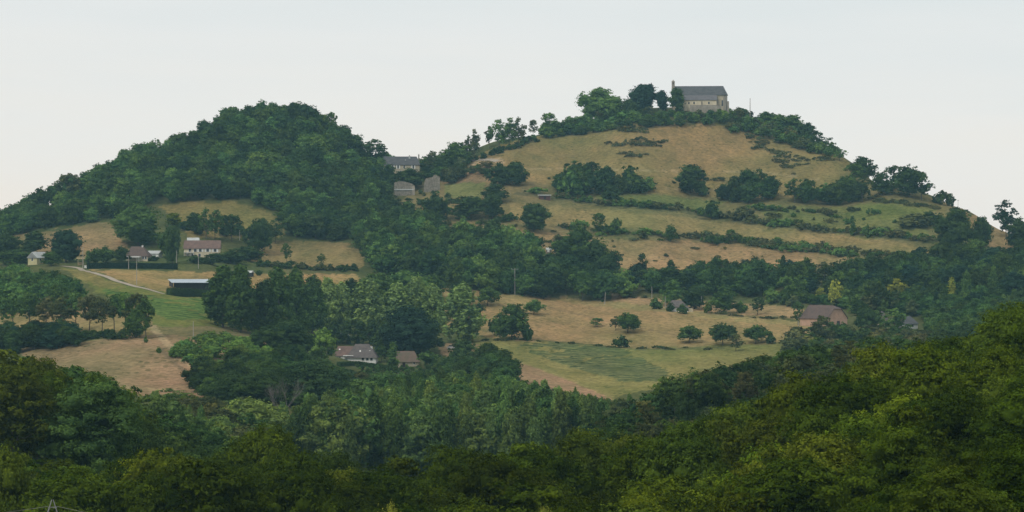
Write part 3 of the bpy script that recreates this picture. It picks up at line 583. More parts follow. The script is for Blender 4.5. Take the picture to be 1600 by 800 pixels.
T('poplar', 1510, 478, 52, 18, C_LT, 'tall pale poplar right of the slender yellow one'); T('poplar', 1552, 470, 52, 16, C_LT, 'thin poplar in the wood near the right edge')
# --- woods
region([(1200,470),(1255,466),(1300,470),(1400,476),(1470,480),(1470,500),(1400,496),(1340,494),(1330,484),(1255,480),(1200,478)], 5.5, [('broad',3),('bush',1)], (4,8), [C_DK,C_MD,C_OL,C_LT], 'tree in the fringe of the wood right behind the barn', 'fringe behind the barn', seed=36)
WOODL = 'tree in the dense wood cloaking the left hill'
region([(-110,372),(0,362),(100,314),(200,264),(300,229),(360,200),(430,181),(500,196),(560,232),(598,262),(612,300),(598,322),(640,352),(700,374),(560,378),(450,374),(446,345),(405,318),(370,314),(255,318),(190,342),(170,345),(60,358),(20,370),(-110,385)], 6.7, [('broad',6),('open',1)], (6,11.5), [C_DK,C_MD,C_MD,C_DK,C_LT], WOODL, 'left hill wood', seed=14, avoid=[(608,700,262,312)])
region([(380,318),(440,310),(500,318),(520,345),(500,372),(450,374),(445,345),(400,322)], 6, [('broad',1)], (7,9), [C_LT,C_LT,C_MD], 'lighter green tree on the lower flank of the left hill', 'light trees on left flank', seed=15)
region([(560,382),(700,376),(770,388),(850,405),(900,430),(960,452),(985,466),(940,474),(800,464),(700,450),(600,432),(572,405)], 7.3, [('broad',5),('open',1)], (8,13), [C_DK,C_MD,C_DK,C_LT], 'tree in the wood belt between the two hills', 'middle wood belt', seed=16)
region([(880,425),(960,440),(1050,440),(1150,436),(1300,446),(1400,424),(1500,410),(1530,415),(1560,420),(1640,415),(1700,420),(1700,490),(1600,500),(1450,505),(1400,495),(1330,478),(1260,472),(1150,466),(1050,460),(960,460)], 7.5, [('broad',5),('open',2),('poplar',1)], (7,11.5), [C_DK,C_MD,C_DK,C_BL], 'tree in the wood along the foot of the right hill', 'right foot wood', seed=17, avoid=[(1255,1330,468,500),(1150,1260,466,500)])
region([(1440,500),(1700,490),(1700,560),(1470,560)], 9, [('broad',1)], (8,10), [C_DK,C_MD], 'tree in the shaded wood behind the foreground slope on the right', 'wood behind the right slope', seed=18)
# --- summit belt, ridge trees
region([(842,214),(880,196),(920,188),(960,186),(1000,180),(1040,181),(1080,182),(1150,184),(1200,194),(1250,208),(1300,238),(1312,250),(1262,238),(1200,220),(1150,208),(1090,200),(1000,200),(950,206),(900,213),(845,217)], 5.2, [('broad',2),('open',1),('bush',2)], (3.2,7), [C_MD,C_LT,C_MD,C_OL], 'young tree in the thicket ringing the summit below the chapel', 'summit thicket', seed=19, wf=1.0)
for u, v, h, w, k, c, lb in [(300,240,34,24,'open',C_DK,'airy tree poking above the left flank of the left hill'), (236,256,32,30,'broad',C_LT,'lighter round tree on the lower left skyline of the left hill'), (518,216,42,20,'open',C_MD,'thin tree poking above the right shoulder of the left hill'), (934,188,50,52,'broad',C_LT,'big light green tree at the left end of the summit'), (960,190,40,46,'broad',C_LT,'lower light green tree joined to the big one on the summit'), (982,186,30,28,'broad',C_DK,'dark small tree between the green and the dark trees on the summit'),
    (1008,174,42,40,'yew',C_BL,'tallest dark cedar like tree left of the chapel'), (996,176,32,30,'yew',C_BL,'dark tree forming the left shoulder of the tallest dark one'), (1034,174,33,21,'yew',C_BL,'small dark pointed tree between the dark group and the bell gable'), (1058,176,38,25,'yew',C_DK,'dark rounded tree covering the west end of the chapel'),
    (858,204,32,28,'open',C_LT,'light green tree standing alone on the left shoulder of the right hill'), (833,212,26,17,'open',C_OL,'thin pointed tree on the ridge left of the lone light tree'), (742,252,50,20,'open',C_OL,'slim wispy tree on the saddle ridge'), (731,256,44,14,'open',C_OL,'thin wispy tree left of the slim one on the saddle'),
    (765,232,36,16,'open',C_OL,'narrow tree left of the ridge tree group'), (780,236,50,28,'open',C_LT,'airy tree in the ridge group with sky showing through'), (796,232,48,28,'open',C_MD,'dense middle tree in the ridge group'), (810,226,44,24,'open',C_OL,'airy right hand tree in the ridge group'), (712,262,40,46,'broad',C_MD,'round tree on the saddle right of the manor'),
    (676,268,32,22,'open',C_OL,'thin tree right of the manor gable'), (690,272,28,26,'broad',C_DK,'dark tree right of the manor'), (1218,186,18,26,'broad',C_LT,'rounded tree on the summit right of the pole'), (1196,184,16,24,'broad',C_MD,'small rounded tree on the summit beside the pole'),
    (1240,206,30,36,'broad',C_MD,'tree on the right shoulder of the summit'), (1262,222,30,34,'broad',C_DK,'dark tree on the right shoulder of the summit'), (1282,236,30,30,'open',C_DK,'dark thin tree where the summit thicket ends'), (1312,252,20,20,'open',C_LT,'light bush like tree at the end of the bare skyline patch'),
    (1350,280,34,40,'broad',C_DK,'dark tree on the right ridge left of the big group'), (1335,285,30,30,'open',C_MD,'tree before the dark ridge tree'), (1398,298,40,34,'open',C_DK,'airy dark tree topping the right ridge group'), (1420,308,48,48,'broad',C_DK,'broad dark tree in the middle of the right ridge group'), (1440,314,46,36,'open',C_DK,'dark tree at the right of the ridge group with sky gaps'),
    (1470,320,22,24,'bush',C_DK,'low dark bush at the tail of the ridge group'), (1484,322,20,18,'bush',C_DK,'small dark bush ending the ridge group near the pole'), (1378,305,34,36,'broad',C_DK,'dark tree filling the left of the ridge group'),
    (1572,372,58,36,'open',C_BL,'tall airy tree on the skyline near the right edge'), (1592,392,50,44,'broad',C_DK,'dark tree below the tall airy skyline tree'), (1534,392,54,30,'broad',C_DK,'dark upright tree before the bare skyline slope'), (1492,392,66,56,'broad',C_DK,'big dark tree left of the bare skyline slope'),
    (108,318,48,38,'open',C_OL,'airy tree breaking the skyline at the left'), (65,338,44,40,'broad',C_DK,'dark rounded tree on the far left skyline'), (585,254,48,44,'open',C_DK,'airy tree with sky gaps at the right end of the left hill'), (556,250,40,40,'broad',C_DK,'dark tree beside the airy one on the left hill end')]:
    T(k, u, v, h, w, c, lb, cat='bush' if k == 'bush' else 'tree')
region([(652,268),(670,262),(725,262),(728,282),(700,292),(690,296),(655,280)], 5.5, [('broad',2),('open',2),('bush',1)], (3.5,9), [C_DK,C_MD,C_OL], 'tree in the cluster right of the manor and above the ruined walls', 'trees right of the manor', seed=37)
region([(735,262),(790,258),(800,285),(735,285)], 7, [('bush',2),('open',1)], (1.5,4.5), [C_MD,C_OL], 'small shrub on the terraced garden below the saddle', 'terraced garden shrubs', seed=38, keep=.6, name='bush', cat='bush')
region([(600,306),(700,300),(760,315),(700,345),(650,335)], 7, [('bush',3),('scrub',1)], (1.2,3), [C_MD,C_DK,C_OL], 'bush scattered on the slope below the ruined walls', 'bushes below the ruins', seed=39, keep=.55, name='bush', cat='bush')
region([(690,262),(740,248),(800,228),(840,216),(840,222),(800,234),(740,254),(700,268)], 4, [('bush',1)], (2,3.5), [C_MD,C_DK], 'low bush under the ridge trees on the saddle', 'saddle ridge bushes', name='bush', cat='bush', seed=20)
# --- groups on the right hill slope
G2 = 'tree in the clump below the bare dome of the right hill'
region([(862,300),(900,288),(960,292),(1025,296),(1028,302),(960,306),(880,308)], 5, [('broad',3),('open',2),('bush',1)], (4,12.5), [C_DK,C_MD], G2, 'clump under the dome', seed=21)
region([(1130,306),(1190,300),(1215,312),(1180,320),(1125,316)], 5, [('broad',3),('open',2),('bush',1)], (4,12.5), [C_DK,C_MD], 'tree in the dark clump at the middle right of the slope', 'middle right clump', seed=22)
region([(1240,310),(1345,308),(1355,318),(1300,322),(1240,318)], 5, [('broad',3),('open',2),('bush',1)], (4,12.5), [C_DK,C_MD], 'tall tree in the dark clump under the right ridge', 'clump under the right ridge', seed=23)
for u, v, h, w, k, c, lb in [(780,290,36,40,'broad',C_DK,'dark tree left of the pair above the terraced garden'), (806,290,38,38,'broad',C_DK,'dark tree right of the pair above the terraced garden'), (772,318,30,42,'broad',C_DK,'rounded dark tree below the pair'), (770,343,40,38,'broad',C_DK,'dark tree at the centre of the bushes left of the terraces'),
    (680,344,44,36,'broad',C_DK,'dark tree below the ruined wall'), (732,342,34,60,'broad',C_DK,'wide dark bush like tree left of the centre tree'), (834,363,44,44,'yew',C_DK,'isolated dark round tree on the terraces'), (1078,303,46,50,'broad',C_DK,'isolated broad tree on the slope below the dome'), (1096,306,24,28,'bush',C_DK,'low dark flank of the isolated broad tree'),
    (955,318,28,32,'broad',C_DK,'round tree in the hedge line below the clump'), (1048,378,26,22,'broad',C_MD,'small tree on the lower terrace'), (1142,382,24,18,'open',C_MD,'small upright tree on the lower terrace to the right'), (936,366,34,26,'open',C_MD,'slim tree at the left of the lower terrace'), (962,366,24,24,'bush',C_MD,'bush beside the slim terrace tree'),
    (1333,370,24,16,'bush',C_MD,'upright bush left on the right hand terrace'), (1356,372,20,14,'bush',C_MD,'upright bush right on the right hand terrace'), (1163,345,20,40,'bush',C_OL,'wide brownish bush on the long terrace'), (1112,342,26,40,'bush',C_DK,'dark wide bush on the long terrace'), (640,268+26,30,50,'broad',C_DK,'dark tree before the manor wall'), (606,300,42,30,'broad',C_DK,'dark tree left of the ruined wall'),
    (1004,425,30,18,'open',C_DK,'thin dark tree standing above the wood belt'), (1048,428,22,18,'cone',C_DK,'dark pointed tree above the wood belt'), (905,425,66,62,'broad',C_MD,'tall broad tree rising from the wood belt onto the terraces'), (880,418,44,44,'broad',C_DK,'dark tree left of the tall broad one'), (930,432,56,46,'broad',C_DK,'dark tree right of the tall broad one'), (955,442,48,40,'broad',C_DK,'dark tree further right by the tall broad one'),
    (1430,355,22,60,'bush',C_OL,'wide scrubby bush on the right slope'), (1455,350,20,40,'bush',C_DK,'dark bush above the big dark tree'), (1495,312,0,0,'bush',C_DK,'')]:
    if h: T(k, u, v, h, w, c, lb, cat='bush' if k == 'bush' else 'tree')
region([(560,278),(612,282),(618,306),(600,318),(560,310)], 6.5, [('broad',1)], (9,11), [C_MD,C_MD,C_DK], 'rounded tree beside the ruined walls', 'trees beside the ruins', seed=24)
region([(870,352),(1060,366),(1150,372),(1250,384),(1340,394),(1340,404),(1240,394),(1140,384),(1000,374),(870,364)], 4.5, [('bush',2),('scrub',3)], (.8,3.4), [C_MD,C_OL,C_BR,C_LT], 'shrub on the overgrown bank between the two lowest terraces', 'bank shrubs between terraces', name='bush', cat='bush', keep=.55, seed=40)
BL = 'bush in the hedge lines along the terraces'
for ln, kp in (([(820,300),(890,312),(960,320),(1060,327),(1150,344),(1240,352)], .9), ([(1180,326),(1250,330),(1300,336)], .6), ([(1200,352),(1330,364),(1460,378)], .8), ([(880,357),(960,363),(1060,372),(1140,378)], .45), ([(1190,386),(1300,397),(1410,400)], .75),
               ([(1100,420),(1180,420),(1300,422),(1400,410)], .5), ([(690,352),(760,350),(800,345)], .6), ([(850,395),(870,408),(890,412)], .9), ([(1120,282),(1160,286),(1215,296)], .7), ([(870,372),(880,392)], .8)):
    rowline(ln, 5.2, [('bush', 2), ('scrub', 2)], (1.0, 3.4), [C_MD, C_OL, C_LT, C_BR], BL, 'terrace hedge bushes', keep=kp)
DS = 'low brown green scrub on the bare dome'
for poly in ([(945,222),(1000,216),(1050,220),(1040,226),(960,230)], [(1195,232),(1240,240),(1260,250),(1215,246)], [(955,240),(1010,236),(1012,246),(960,246)], [(890,203),(960,196),(1010,200),(1010,208),(940,206)], [(1210,252),(1265,248),(1262,262),(1220,264)], [(1268,246),(1305,246),(1300,252),(1272,252)], [(1165,208),(1195,205),(1198,232),(1176,236)], [(1015,222),(1035,222),(1035,230),(1015,230)], [(1340,300),(1420,318),(1500,330),(1450,326),(1360,315)]):
    region(poly, 3.0, [('scrub', 4), ('bush', 1)], (.7, 1.8), [C_OL, C_BR, C_BR], DS, 'dome scrub', name='bush', cat='bush', seed=25, keep=.7)
region([(1190,322),(1320,326),(1440,345),(1460,372),(1340,362),(1200,345)], 9, [('bush', 1), ('scrub', 1)], (1.2, 2.6), [C_OL, C_MD], 'scattered bush on the green right hand terraces', 'right terrace bushes', name='bush', cat='bush', keep=.6, seed=26)
region([(760,262),(1300,270),(1300,300),(1120,300),(820,285)], 13, [('scrub', 2), ('bush', 1)], (.7, 1.6), [C_OL, C_BR], 'small scattered bush below the bare dome', 'slope bushes', name='bush', cat='bush', keep=.5, seed=27)
region([(780,352),(1340,402),(1330,416),(980,418),(770,378)], 14, [('scrub', 2), ('bush', 1)], (.7, 1.7), [C_OL, C_BR], 'small scattered bush on the lowest terrace', 'lowest terrace bushes', name='bush', cat='bush', keep=.4, seed=28)
# --- left middle distance
region([(-110,440),(0,446),(70,452),(128,470),(134,482),(60,490),(-110,490)], 6.5, [('broad',1)], (7,10), [C_MD,C_LT,C_MD], 'tree in the rounded copse left of the green field', 'left copse', seed=29)
region([(-110,532),(120,530),(120,545),(60,553),(-110,556)], 6, [('broad',1)], (5,7), [C_DK,C_DK,C_BL], 'dark tree at the left edge before the brown field', 'dark left edge trees', seed=30)
LOC = 'thin stemmed tree in the row above the brown field'
for i, (u, h, w) in enumerate([(20,62,36),(45,66,38),(72,60,34),(95,62,34),(118,64,36),(140,64,34),(160,62,32),(178,60,32),(196,66,34),(214,68,34),(228,60,26)]):
    T('locust', u, 524 + (i * 37 % 7) - 3, h, w * 1.2, (C_OL, C_MD, C_BR)[i % 3] if i % 4 else C_LT, LOC, group='row above the brown field')
region([(20,524),(110,525),(195,526),(195,531),(20,534)], 4, [('bush',1)], (1.8,3.2), [C_DK,C_DK], 'dark bush under the row of thin stemmed trees', 'bushes under the row', name='bush', cat='bush', seed=31)
T('broad', 212, 528, 44, 34, C_MD, 'dense low tree at the right foot of the thin stemmed row'); T('bush', 248, 552, 10, 9, C_LT, 'small lone shrub on the brown field near the track', cat='bush'); T('bush', 228, 536, 11, 8, C_LT, 'tiny sapling at the corner of the brown field', cat='bush')
region([(270,548),(300,545),(300,556),(275,560)], 4, [('bush',1)], (3,4), [C_LT], 'pale shrub by the pole beside the track', 'pale shrubs', name='bush', cat='bush', seed=32)
# around the left houses
for u, v, h, w, k, c, lb in [(103,410,50,56,'yew',C_BL,'massive dark conical tree beside the timber shelter'), (52,398,36,42,'broad',C_DK,'dark tree left of the massive dark conical one'), (10,408,44,50,'broad',C_DK,'dark tree at the left edge above the copse'), (28,412,22,60,'broad',C_MD,'low spreading tree before the pale yellow house'), (80,416,24,30,'broad',C_MD,'green tree right of the pale yellow house'),
    (216,384,62,82,'broad',C_MD,'very large rounded tree behind the brown roofed house'), (262,402,50,34,'broad',C_MD,'mid green tree just left of the cream farmhouse'), (270,412,60,30,'yew',C_DK,'tall dark tree against the left gable of the cream farmhouse'), (272,356,24,28,'broad',C_YG,'yellowish round tree above the cream farmhouse'), (150,412,24,26,'broad',C_MD,'garden tree left of the brown roofed house'),
    (166,410,26,28,'broad',C_MD,'second garden tree left of the brown roofed house'), (190,410,25,26,'broad',C_DK,'garden tree touching the brown roof'), (138,412,20,14,'cone',C_LT,'small pointed light tree near the pole'), (322,374,50,30,'open',C_MD,'open pine like tree above the cream farmhouse roof'), (336,374,46,26,'open',C_MD,'second open tree above the cream farmhouse roof'),
    (362,378,44,32,'open',C_DK,'open tree right of the cream farmhouse roof'), (304,366,34,28,'open',C_DK,'small open tree on the edge of the sloping meadow'), (398,392,48,36,'broad',C_DK,'dark tree at the right end of the sloping meadow'), (410,398,56,28,'broad',C_DK,'tall dark tree left of the bare meadow'), (430,380,38,28,'open',C_DK,'open tree at the corner of the bare meadow'),
    (388,408,24,46,'broad',C_DK,'low dark tree right of the cream farmhouse'), (360,412,22,44,'broad',C_DK,'garden tree right of the cream farmhouse'), (332,414,18,36,'broad',C_DK,'garden tree before the cream farmhouse on the right'), (306,412,13,28,'bush',C_DK,'low garden bush before the cream farmhouse'), (448,410,30,18,'open',C_MD,'small tree at the left of the bare meadow edge'),
    (502,415,20,14,'open',C_MD,'small lone tree on the lower edge of the bare meadow'), (300,384-2,20,0,'open',C_MD,''), (240,408,8,22,'bush',C_DK,'low bush before the white garage')]:
    if w: T(k, u, v, h, w, c, lb, cat='bush' if k == 'bush' else 'tree')
rowline([(405,416),(450,420),(560,424)], 6, [('bush', 1)], (1.6, 3.2), [C_DK, C_OL], 'bush in the dark hedge below the bare meadow', 'meadow hedge bushes')
rowline([(350,428),(380,430),(430,432)], 7, [('bush', 1)], (1.4, 2.4), [C_DK, C_MD], 'bush behind the top of the dark poplars', 'bushes behind poplars', keep=.8)
region([(280,352),(400,360),(420,372),(300,374)], 6, [('broad',1),('bush',1)], (4,6), [C_DK,C_MD], 'tree in the belt behind the cream farmhouse', 'belt behind the cream farmhouse', seed=33, keep=.6, avoid=[(285,345,368,402)])
rowline([(740,531),(790,533),(850,534),(1000,546),(1110,545)], 9, [('scrub', 1)], (.5, 1.1), [C_DK, C_OL], 'low tuft along the ditch between the two lower fields', 'ditch tufts', keep=.55)
rowline([(690,565),(760,590),(850,618),(950,636)], 9, [('scrub', 1), ('bush', 1)], (1, 2.2), [C_OL, C_DK, C_BR], 'low bush along the bottom of the brown strip', 'brown strip bushes', keep=.8)
rowline([(1120,490),(1190,497),(1240,498)], 8, [('scrub', 1)], (.6, 1.2), [C_OL, C_BR], 'low tuft on the bank of the upper field', 'bank tufts', keep=.8)
rowline([(960,462),(1010,468)], 8, [('bush', 1)], (1.2, 2), [C_OL], 'bush on the track edge by the cottage', 'cottage bushes', keep=.8)

# lower the wood in front of single trees and buildings that show above it
PROT = [(606,657,240,267,1262),(1050,1140,120,171,1320),(286,344,372,399,1040),(198,248,384,405,1000),(266,332,432,449,960),(522,592,536,564,860),(622,655,548,566,860),(1256,1327,474,502,935),(1411,1438,493,509,930),(1362,1388,486,500,950),
        (1050,1078,468,481,980),(616,650,283,304,1225),(662,690,273,297,1235),(48,72,392,409,1000),(838,866,302,312,1190),(850,862,384,395,1090),(120,136,402,417,1000),(1030,1040,160,166,1325),(1168,1176,155,178,1320),(534,541,510,516,915),(392,408,459,466,930),(378,392,421,427,1000)]
for t in trees:
    if t['hand'] and not t['group'] and t['name'] != 'bush':
        pb = 400 - F * float(gz(t['u'], t['D'])) / t['D']; hp = t['h'] * F / t['D']; wp = t['w'] * F / t['D']
        if t['D'] > 300: PROT.append((t['u'] - wp * .36, t['u'] + wp * .36, pb - hp, pb - hp * .42, t['D']))
PA = np.array(PROT)
def lower(t):
    pb = 400 - F * float(gz(t['u'], t['D'])) / t['D']; k = F / t['D']; wp = t['w'] * k * .42; tp = pb - t['h'] * k
    m = (t['u'] + wp > PA[:, 0]) & (t['u'] - wp < PA[:, 1]) & (t['D'] < PA[:, 4] + 4) & (tp < PA[:, 3]) & (pb > PA[:, 2])
    if not m.any(): return True
    h = (pb - PA[m, 3].max()) / k
    if h < (1.2 if t['name'] == 'bush' else 3.0): return False
    t['w'] *= max(.55, (h / t['h']) ** .5); t['h'] = h; return True
trees = [t for t in trees if t['hand'] or lower(t)]
# --- which trees show: paint them far to near in a coarse id picture
def show():
    buf = np.full((400, 800), -1, int); order = sorted(range(len(trees)), key=lambda i: -trees[i]['D'])
    for i in order:
        t = trees[i]; z = float(gz(t['u'], t['D'])); t['z'] = z; pb = 400 - F * z / t['D']; hp = t['h'] * F / t['D']; wp = t['w'] * F / t['D']
        # terrain in front hides what lies behind: crest of the foreground slope
        cy, cx, ry, rx = (pb - hp * .52) / 2, t['u'] / 2, max(hp * .24, .8), max(wp * .24, .8)
        y0, y1 = int(max(0, cy - ry)), int(min(399, cy + ry)); x0, x1 = int(max(0, cx - rx)), int(min(799, cx + rx))
        if y1 < y0 or x1 < x0: continue
        yy, xx = np.mgrid[y0:y1+1, x0:x1+1]; m = ((yy - cy) / ry) ** 2 + ((xx - cx) / rx) ** 2 <= 1
        buf[y0:y1+1, x0:x1+1][m] = i
    cnt = np.bincount(buf[buf >= 0], minlength=len(trees))
    for i, t in enumerate(trees): t['vis'] = int(cnt[i])
show()
LIM = 290
kindset = {}
for t in trees: kindset.setdefault(t['name'], []).append(t)
stuff = []
for nm, ts in kindset.items():
    vis = [t for t in ts if t['vis'] > 0 or t['hand']]
    vis.sort(key=lambda t: -(t['vis'] + (100000 if t['hand'] else 0)))
    print('KIND', nm, 'all', len(ts), 'visible', len(vis))
    for t in vis[:LIM]: t['ind'] = True
    stuff += [(nm, t) for t in vis[LIM:]]
tcount = 0
for t in trees:
    if not t.get('ind'): continue
    q = KINDS[t['kind']]; lod = 0 if t['D'] < 360 else 1 if t['D'] < 800 or t['h'] > 15 else 2
    k = random.randrange(NV[t['kind']]); cm, tm = meshes(t['kind'], lod, k)
    r = empty(t['name'], ((t['u'] - 800) / F * t['D'], t['D'], t['z'] - .15), random.uniform(0, 6.28))
    sx = t['w'] / q['W']; r.scale = (sx, sx, t['h'] / q['H'])
    tag(r, t['label'], t['cat'], t['group'])
    c = D_.objects.new('crown', cm); COL.objects.link(c); c.parent = r; c.color = (*t['col'], 1)
    s = D_.objects.new('trunk', tm); COL.objects.link(s); s.parent = r
    tcount += 1
def join_stuff(items, name, label):
    Vs, Qs, Fs, Ts, Cs, off = [], [], [], [], [], 0
    for _, t in items:
        q = KINDS[t['kind']]; lod = 0 if t['D'] < 360 else 1 if t['D'] < 800 or t['h'] > 15 else 2
        c = variant(t['kind'], lod, random.randrange(NV[t['kind']]))[0]
        a = random.uniform(0, 6.28); ca, sa = math.cos(a), math.sin(a); sx = t['w'] / q['W']; V = c['V'] * np.array([sx, sx, t['h'] / q['H']])
        V = np.stack([V[:, 0] * ca - V[:, 1] * sa, V[:, 0] * sa + V[:, 1] * ca, V[:, 2]], 1) + np.array([(t['u'] - 800) / F * t['D'], t['D'], t['z'] - .15])
        Vs.append(V); Qs.append(c['Q'] + off); Fs.append(c['F'] + off); Ts.append(c['T']); Cs.append(np.repeat(np.array([t['col']]), len(V), 0)); off += len(V)
    if not Vs: return
    me = mesh_np(name, np.concatenate(Vs), np.concatenate(Qs), np.concatenate(Fs), {'tint': np.concatenate(Ts), 'treecol': np.concatenate(Cs)})
    tag(obj(name, me, M_WOODLEAF), label, 'woodland', kind='stuff')
join_stuff([s for s in stuff if s[0] != 'bush'], 'woodland', 'dense far off broadleaf woods covering the left hill and the belts between the fields')
join_stuff([s for s in stuff if s[0] == 'bush'], 'scrub', 'low scrub and bushes scattered over the far slopes')
print('TREES individual', tcount, 'stuff', len(stuff))

# ------------------------------------------------------------------ buildings
def frame_at(name, u, v, rz, label, cat, D=None, dz=0, group=None):
    p = atD(u, D) if D else at(u, v); p[2] += dz
    r = empty(name, p, R(rz)); tag(r, label, cat, group); return r, p[1] / F      # metres per reference px
def gable(r, x0, x1, y0, y1, ze, zr, wall, roof, over=.35, hip0=0, hip1=0, base=-3, roofname='roof', wallname='wall', th=.14):
    """walls + roof with ridge along x; hip0/hip1 pull the ridge ends in"""
    ym = (y0 + y1) / 2; w = MB()
    g0 = zr - .12 if hip0 == 0 else ze; g1 = zr - .12 if hip1 == 0 else ze
    vs = [(x0,y0,base),(x1,y0,base),(x1,y1,base),(x0,y1,base),(x0,y0,ze),(x1,y0,ze),(x1,y1,ze),(x0,y1,ze),(x0,ym,g0),(x1,ym,g1)]
    w.add(vs, [(0,1,5,4),(2,3,7,6),(3,0,4,8,7),(1,2,6,9,5),(0,3,2,1)])
    wl = w.build(wallname, wall, r)
    s = (zr - ze) / (ym - y0); zo = ze - over * s; m = MB()
    a0, a1, b0, b1 = x0 - over, x1 + over, y0 - over, y1 + over
    r0, r1 = (x0 - over if hip0 == 0 else x0 + hip0), (x1 + over if hip1 == 0 else x1 - hip1)
    top = [(a0,b0,zo),(a1,b0,zo),(a1,b1,zo),(a0,b1,zo),(r0,ym,zr),(r1,ym,zr)]
    bot = [(x, y, z - th) for x, y, z in top]
    m.add(top + bot, [(0,1,5,4),(2,3,4,5),(3,0,4),(1,2,5),(6,10,11,7),(8,11,10,9),(9,10,6),(7,11,8),(0,6,7,1),(1,7,8,2),(2,8,9,3),(3,9,6,0)])
    rf = m.build(roofname, roof, r)
    return wl, rf
def window(r, x, z, w, h, y, frame=True, shut=False, name='window'):
    f = MB().box(x - w/2, x + w/2, y - .05, y + .05, z, z + h).build(name, M['white'] if frame else M['greystone'], r)
    MB().box(x - w/2 + .1, x + w/2 - .1, y - .075, y - .052, z + .08, z + h - .1).build('pane', M['glass'], f)
    if shut:
        for s in (-1, 1):
            MB().box(min(x + s * w / 2, x + s * w * 1.0), max(x + s * w / 2, x + s * w * 1.0), y - .09, y - .053, z, z + h).build('shutter', M['white'], f)
    return f
def windowx(r, y, z, w, h, x, s=1, frame=True):
    f = MB().box(x - .05, x + .05, y - w/2, y + w/2, z, z + h).build('window', M['white'] if frame else M['greystone'], r)
    MB().box(min(x + s*.052, x + s*.075), max(x + s*.052, x + s*.075), y - w/2 + .1, y + w/2 - .1, z + .08, z + h - .1).build('pane', M['glass'], f)
def chimney(rf, x, y, z0, z1, mat, w=.6):
    c = MB().box(x - w/2, x + w/2, y - .3, y + .3, z0, z1).box(x - w/2 - .06, x + w/2 + .06, y - .36, y + .36, z1, z1 + .12).build('chimney', mat, rf)
    MB().tube((x, y, z1 + .12), (x, y, z1 + .5), .13, .11, 8).build('pot', M['redtile'], c)

# chapel on the summit
r, s = frame_at('chapel', 1096, 0, -4, 'long stone chapel with slate roof and slim bell gable on the summit', 'chapel', D=1322)
b0 = (172 - (400 - F * r.location.z / 1322)) * -s      # height of picture row 172 above the local ground
def X(u): return (u - 1096) * s
def Z(v): return (172 - v) * s + b0
zr, ze, xa, xb = Z(133.5), Z(147.5), X(1052), X(1136)
gable(r, xa, xb - 2.0, 0, 9.5, ze, zr, M['limestone'], M['slate'], hip1=.001, base=-5)
# polygonal apse end under the hipped slate
ap = MB(); ym = 4.75; ang = [(-90, 0), (-45, 1), (0, 2), (45, 3), (90, 4)]
pts = [(xb - 2.0, 0), (xb - .6, 1.2), (xb + .2, ym), (xb - .6, 8.3), (xb - 2.0, 9.5)]
vs = [(x, y, -5) for x, y in pts] + [(x, y, ze) for x, y in pts]
ap.add(vs, [(i, i + 1, 6 + i, 5 + i) for i in range(4)] + [(5, 6, 7, 8, 9)]); ap.build('apse', M['apsestone'], r)
rf = MB(); o = [(x + (.35 if i not in (0, 4) else .1), y + (-.35 if i < 2 else .35 if i > 2 else 0), ze - .2) for i, (x, y) in enumerate(pts)]
rf.add(o + [(xb - 1.97, ym, zr - .02)] + [(x, y, z - .15) for x, y, z in o], [(i, i + 1, 5) for i in range(4)] + [(i, 6 + i, 7 + i, i + 1) for i in range(4)] + [(6, 10, 9, 8, 7), (0, 5, 4, 10, 6)]); rf.build('apse_roof', M['slate'], r)
# aisle with lean-to roof
ax0, ax1 = X(1068), X(1119.5); zt, zb_ = Z(148.5), Z(157)
MB().add([(ax0,-4,-5),(ax1,-4,-5),(ax1,-.01,-5),(ax0,-.01,-5),(ax0,-4,zb_),(ax1,-4,zb_),(ax1,-.01,zt-.2),(ax0,-.01,zt-.2)], [(0,1,5,4),(1,2,6,5),(2,3,7,6),(3,0,4,7),(4,5,6,7),(0,3,2,1)]).build('aisle_wall', M['cream'], r)
MB().add([(ax0-.3,-4.4,zb_-.12),(ax1+.25,-4.4,zb_-.12),(ax1+.25,-.02,zt),(ax0-.3,-.02,zt),(ax0-.3,-4.4,zb_+.03),(ax1+.25,-4.4,zb_+.03),(ax1+.25,-.02,zt+.15),(ax0-.3,-.02,zt+.15)], [(0,3,2,1),(4,5,6,7),(0,1,5,4),(1,2,6,5),(2,3,7,6),(3,0,4,7)]).build('aisle_roof', M['slate2'], r)
for uu in (1076.5, 1084.5, 1107.5): window(r, X(uu), Z(163.5), .85, 1.25, -4.03, frame=False)
window(r, X(1128.5), Z(166), .9, 3.1, -.03, frame=False)
for uu in (1096.5, 1120.6): MB().box(X(uu) - .3, X(uu) + .3, -4.5 if uu < 1110 else -.9, -4.03 if uu < 1110 else -.03, -5, Z(159) if uu < 1110 else Z(152)).build('buttress', M['greystone'], r)
MB().box(xb + .1, xb + 1.0, 1.8, 3.0, -5, Z(158)).build('buttress', M['greystone'], r)
bg = MB().box(X(1049.5), X(1054.3), 2.8, 6.4, -5, Z(126.5)).add([(X(1049.3), 2.7, Z(126.5)), (X(1054.5), 2.7, Z(126.5)), (X(1054.5), 6.5, Z(126.5)), (X(1049.3), 6.5, Z(126.5)), ((X(1052)), 4.6, Z(123.3))], [(0,1,4),(1,2,4),(2,3,4),(3,0,4)]).build('bell_gable', M['greystone'], r)
MB().box(X(1051.2), X(1052.6), 2.75, 2.79, Z(131), Z(128)).build('bell_opening', M['dark'], bg)  # dark panel on the solid gable, painted in for the opening's shade
r2, s2 = frame_at('terrace_wall', 1101, 0, -4, 'grey stone terrace wall standing before the chapel', 'wall', D=1314)
bz = (172 - (400 - F * r2.location.z / 1314)) * -s2
MB().box(-7.5, 7.5, 0, .6, -4, bz + 8 * s2 * .93).box(-7.6, 7.6, -.05, .65, bz + 8 * s2 * .93, bz + 8 * s2).build('stone_wall', M['greystone'], r2)
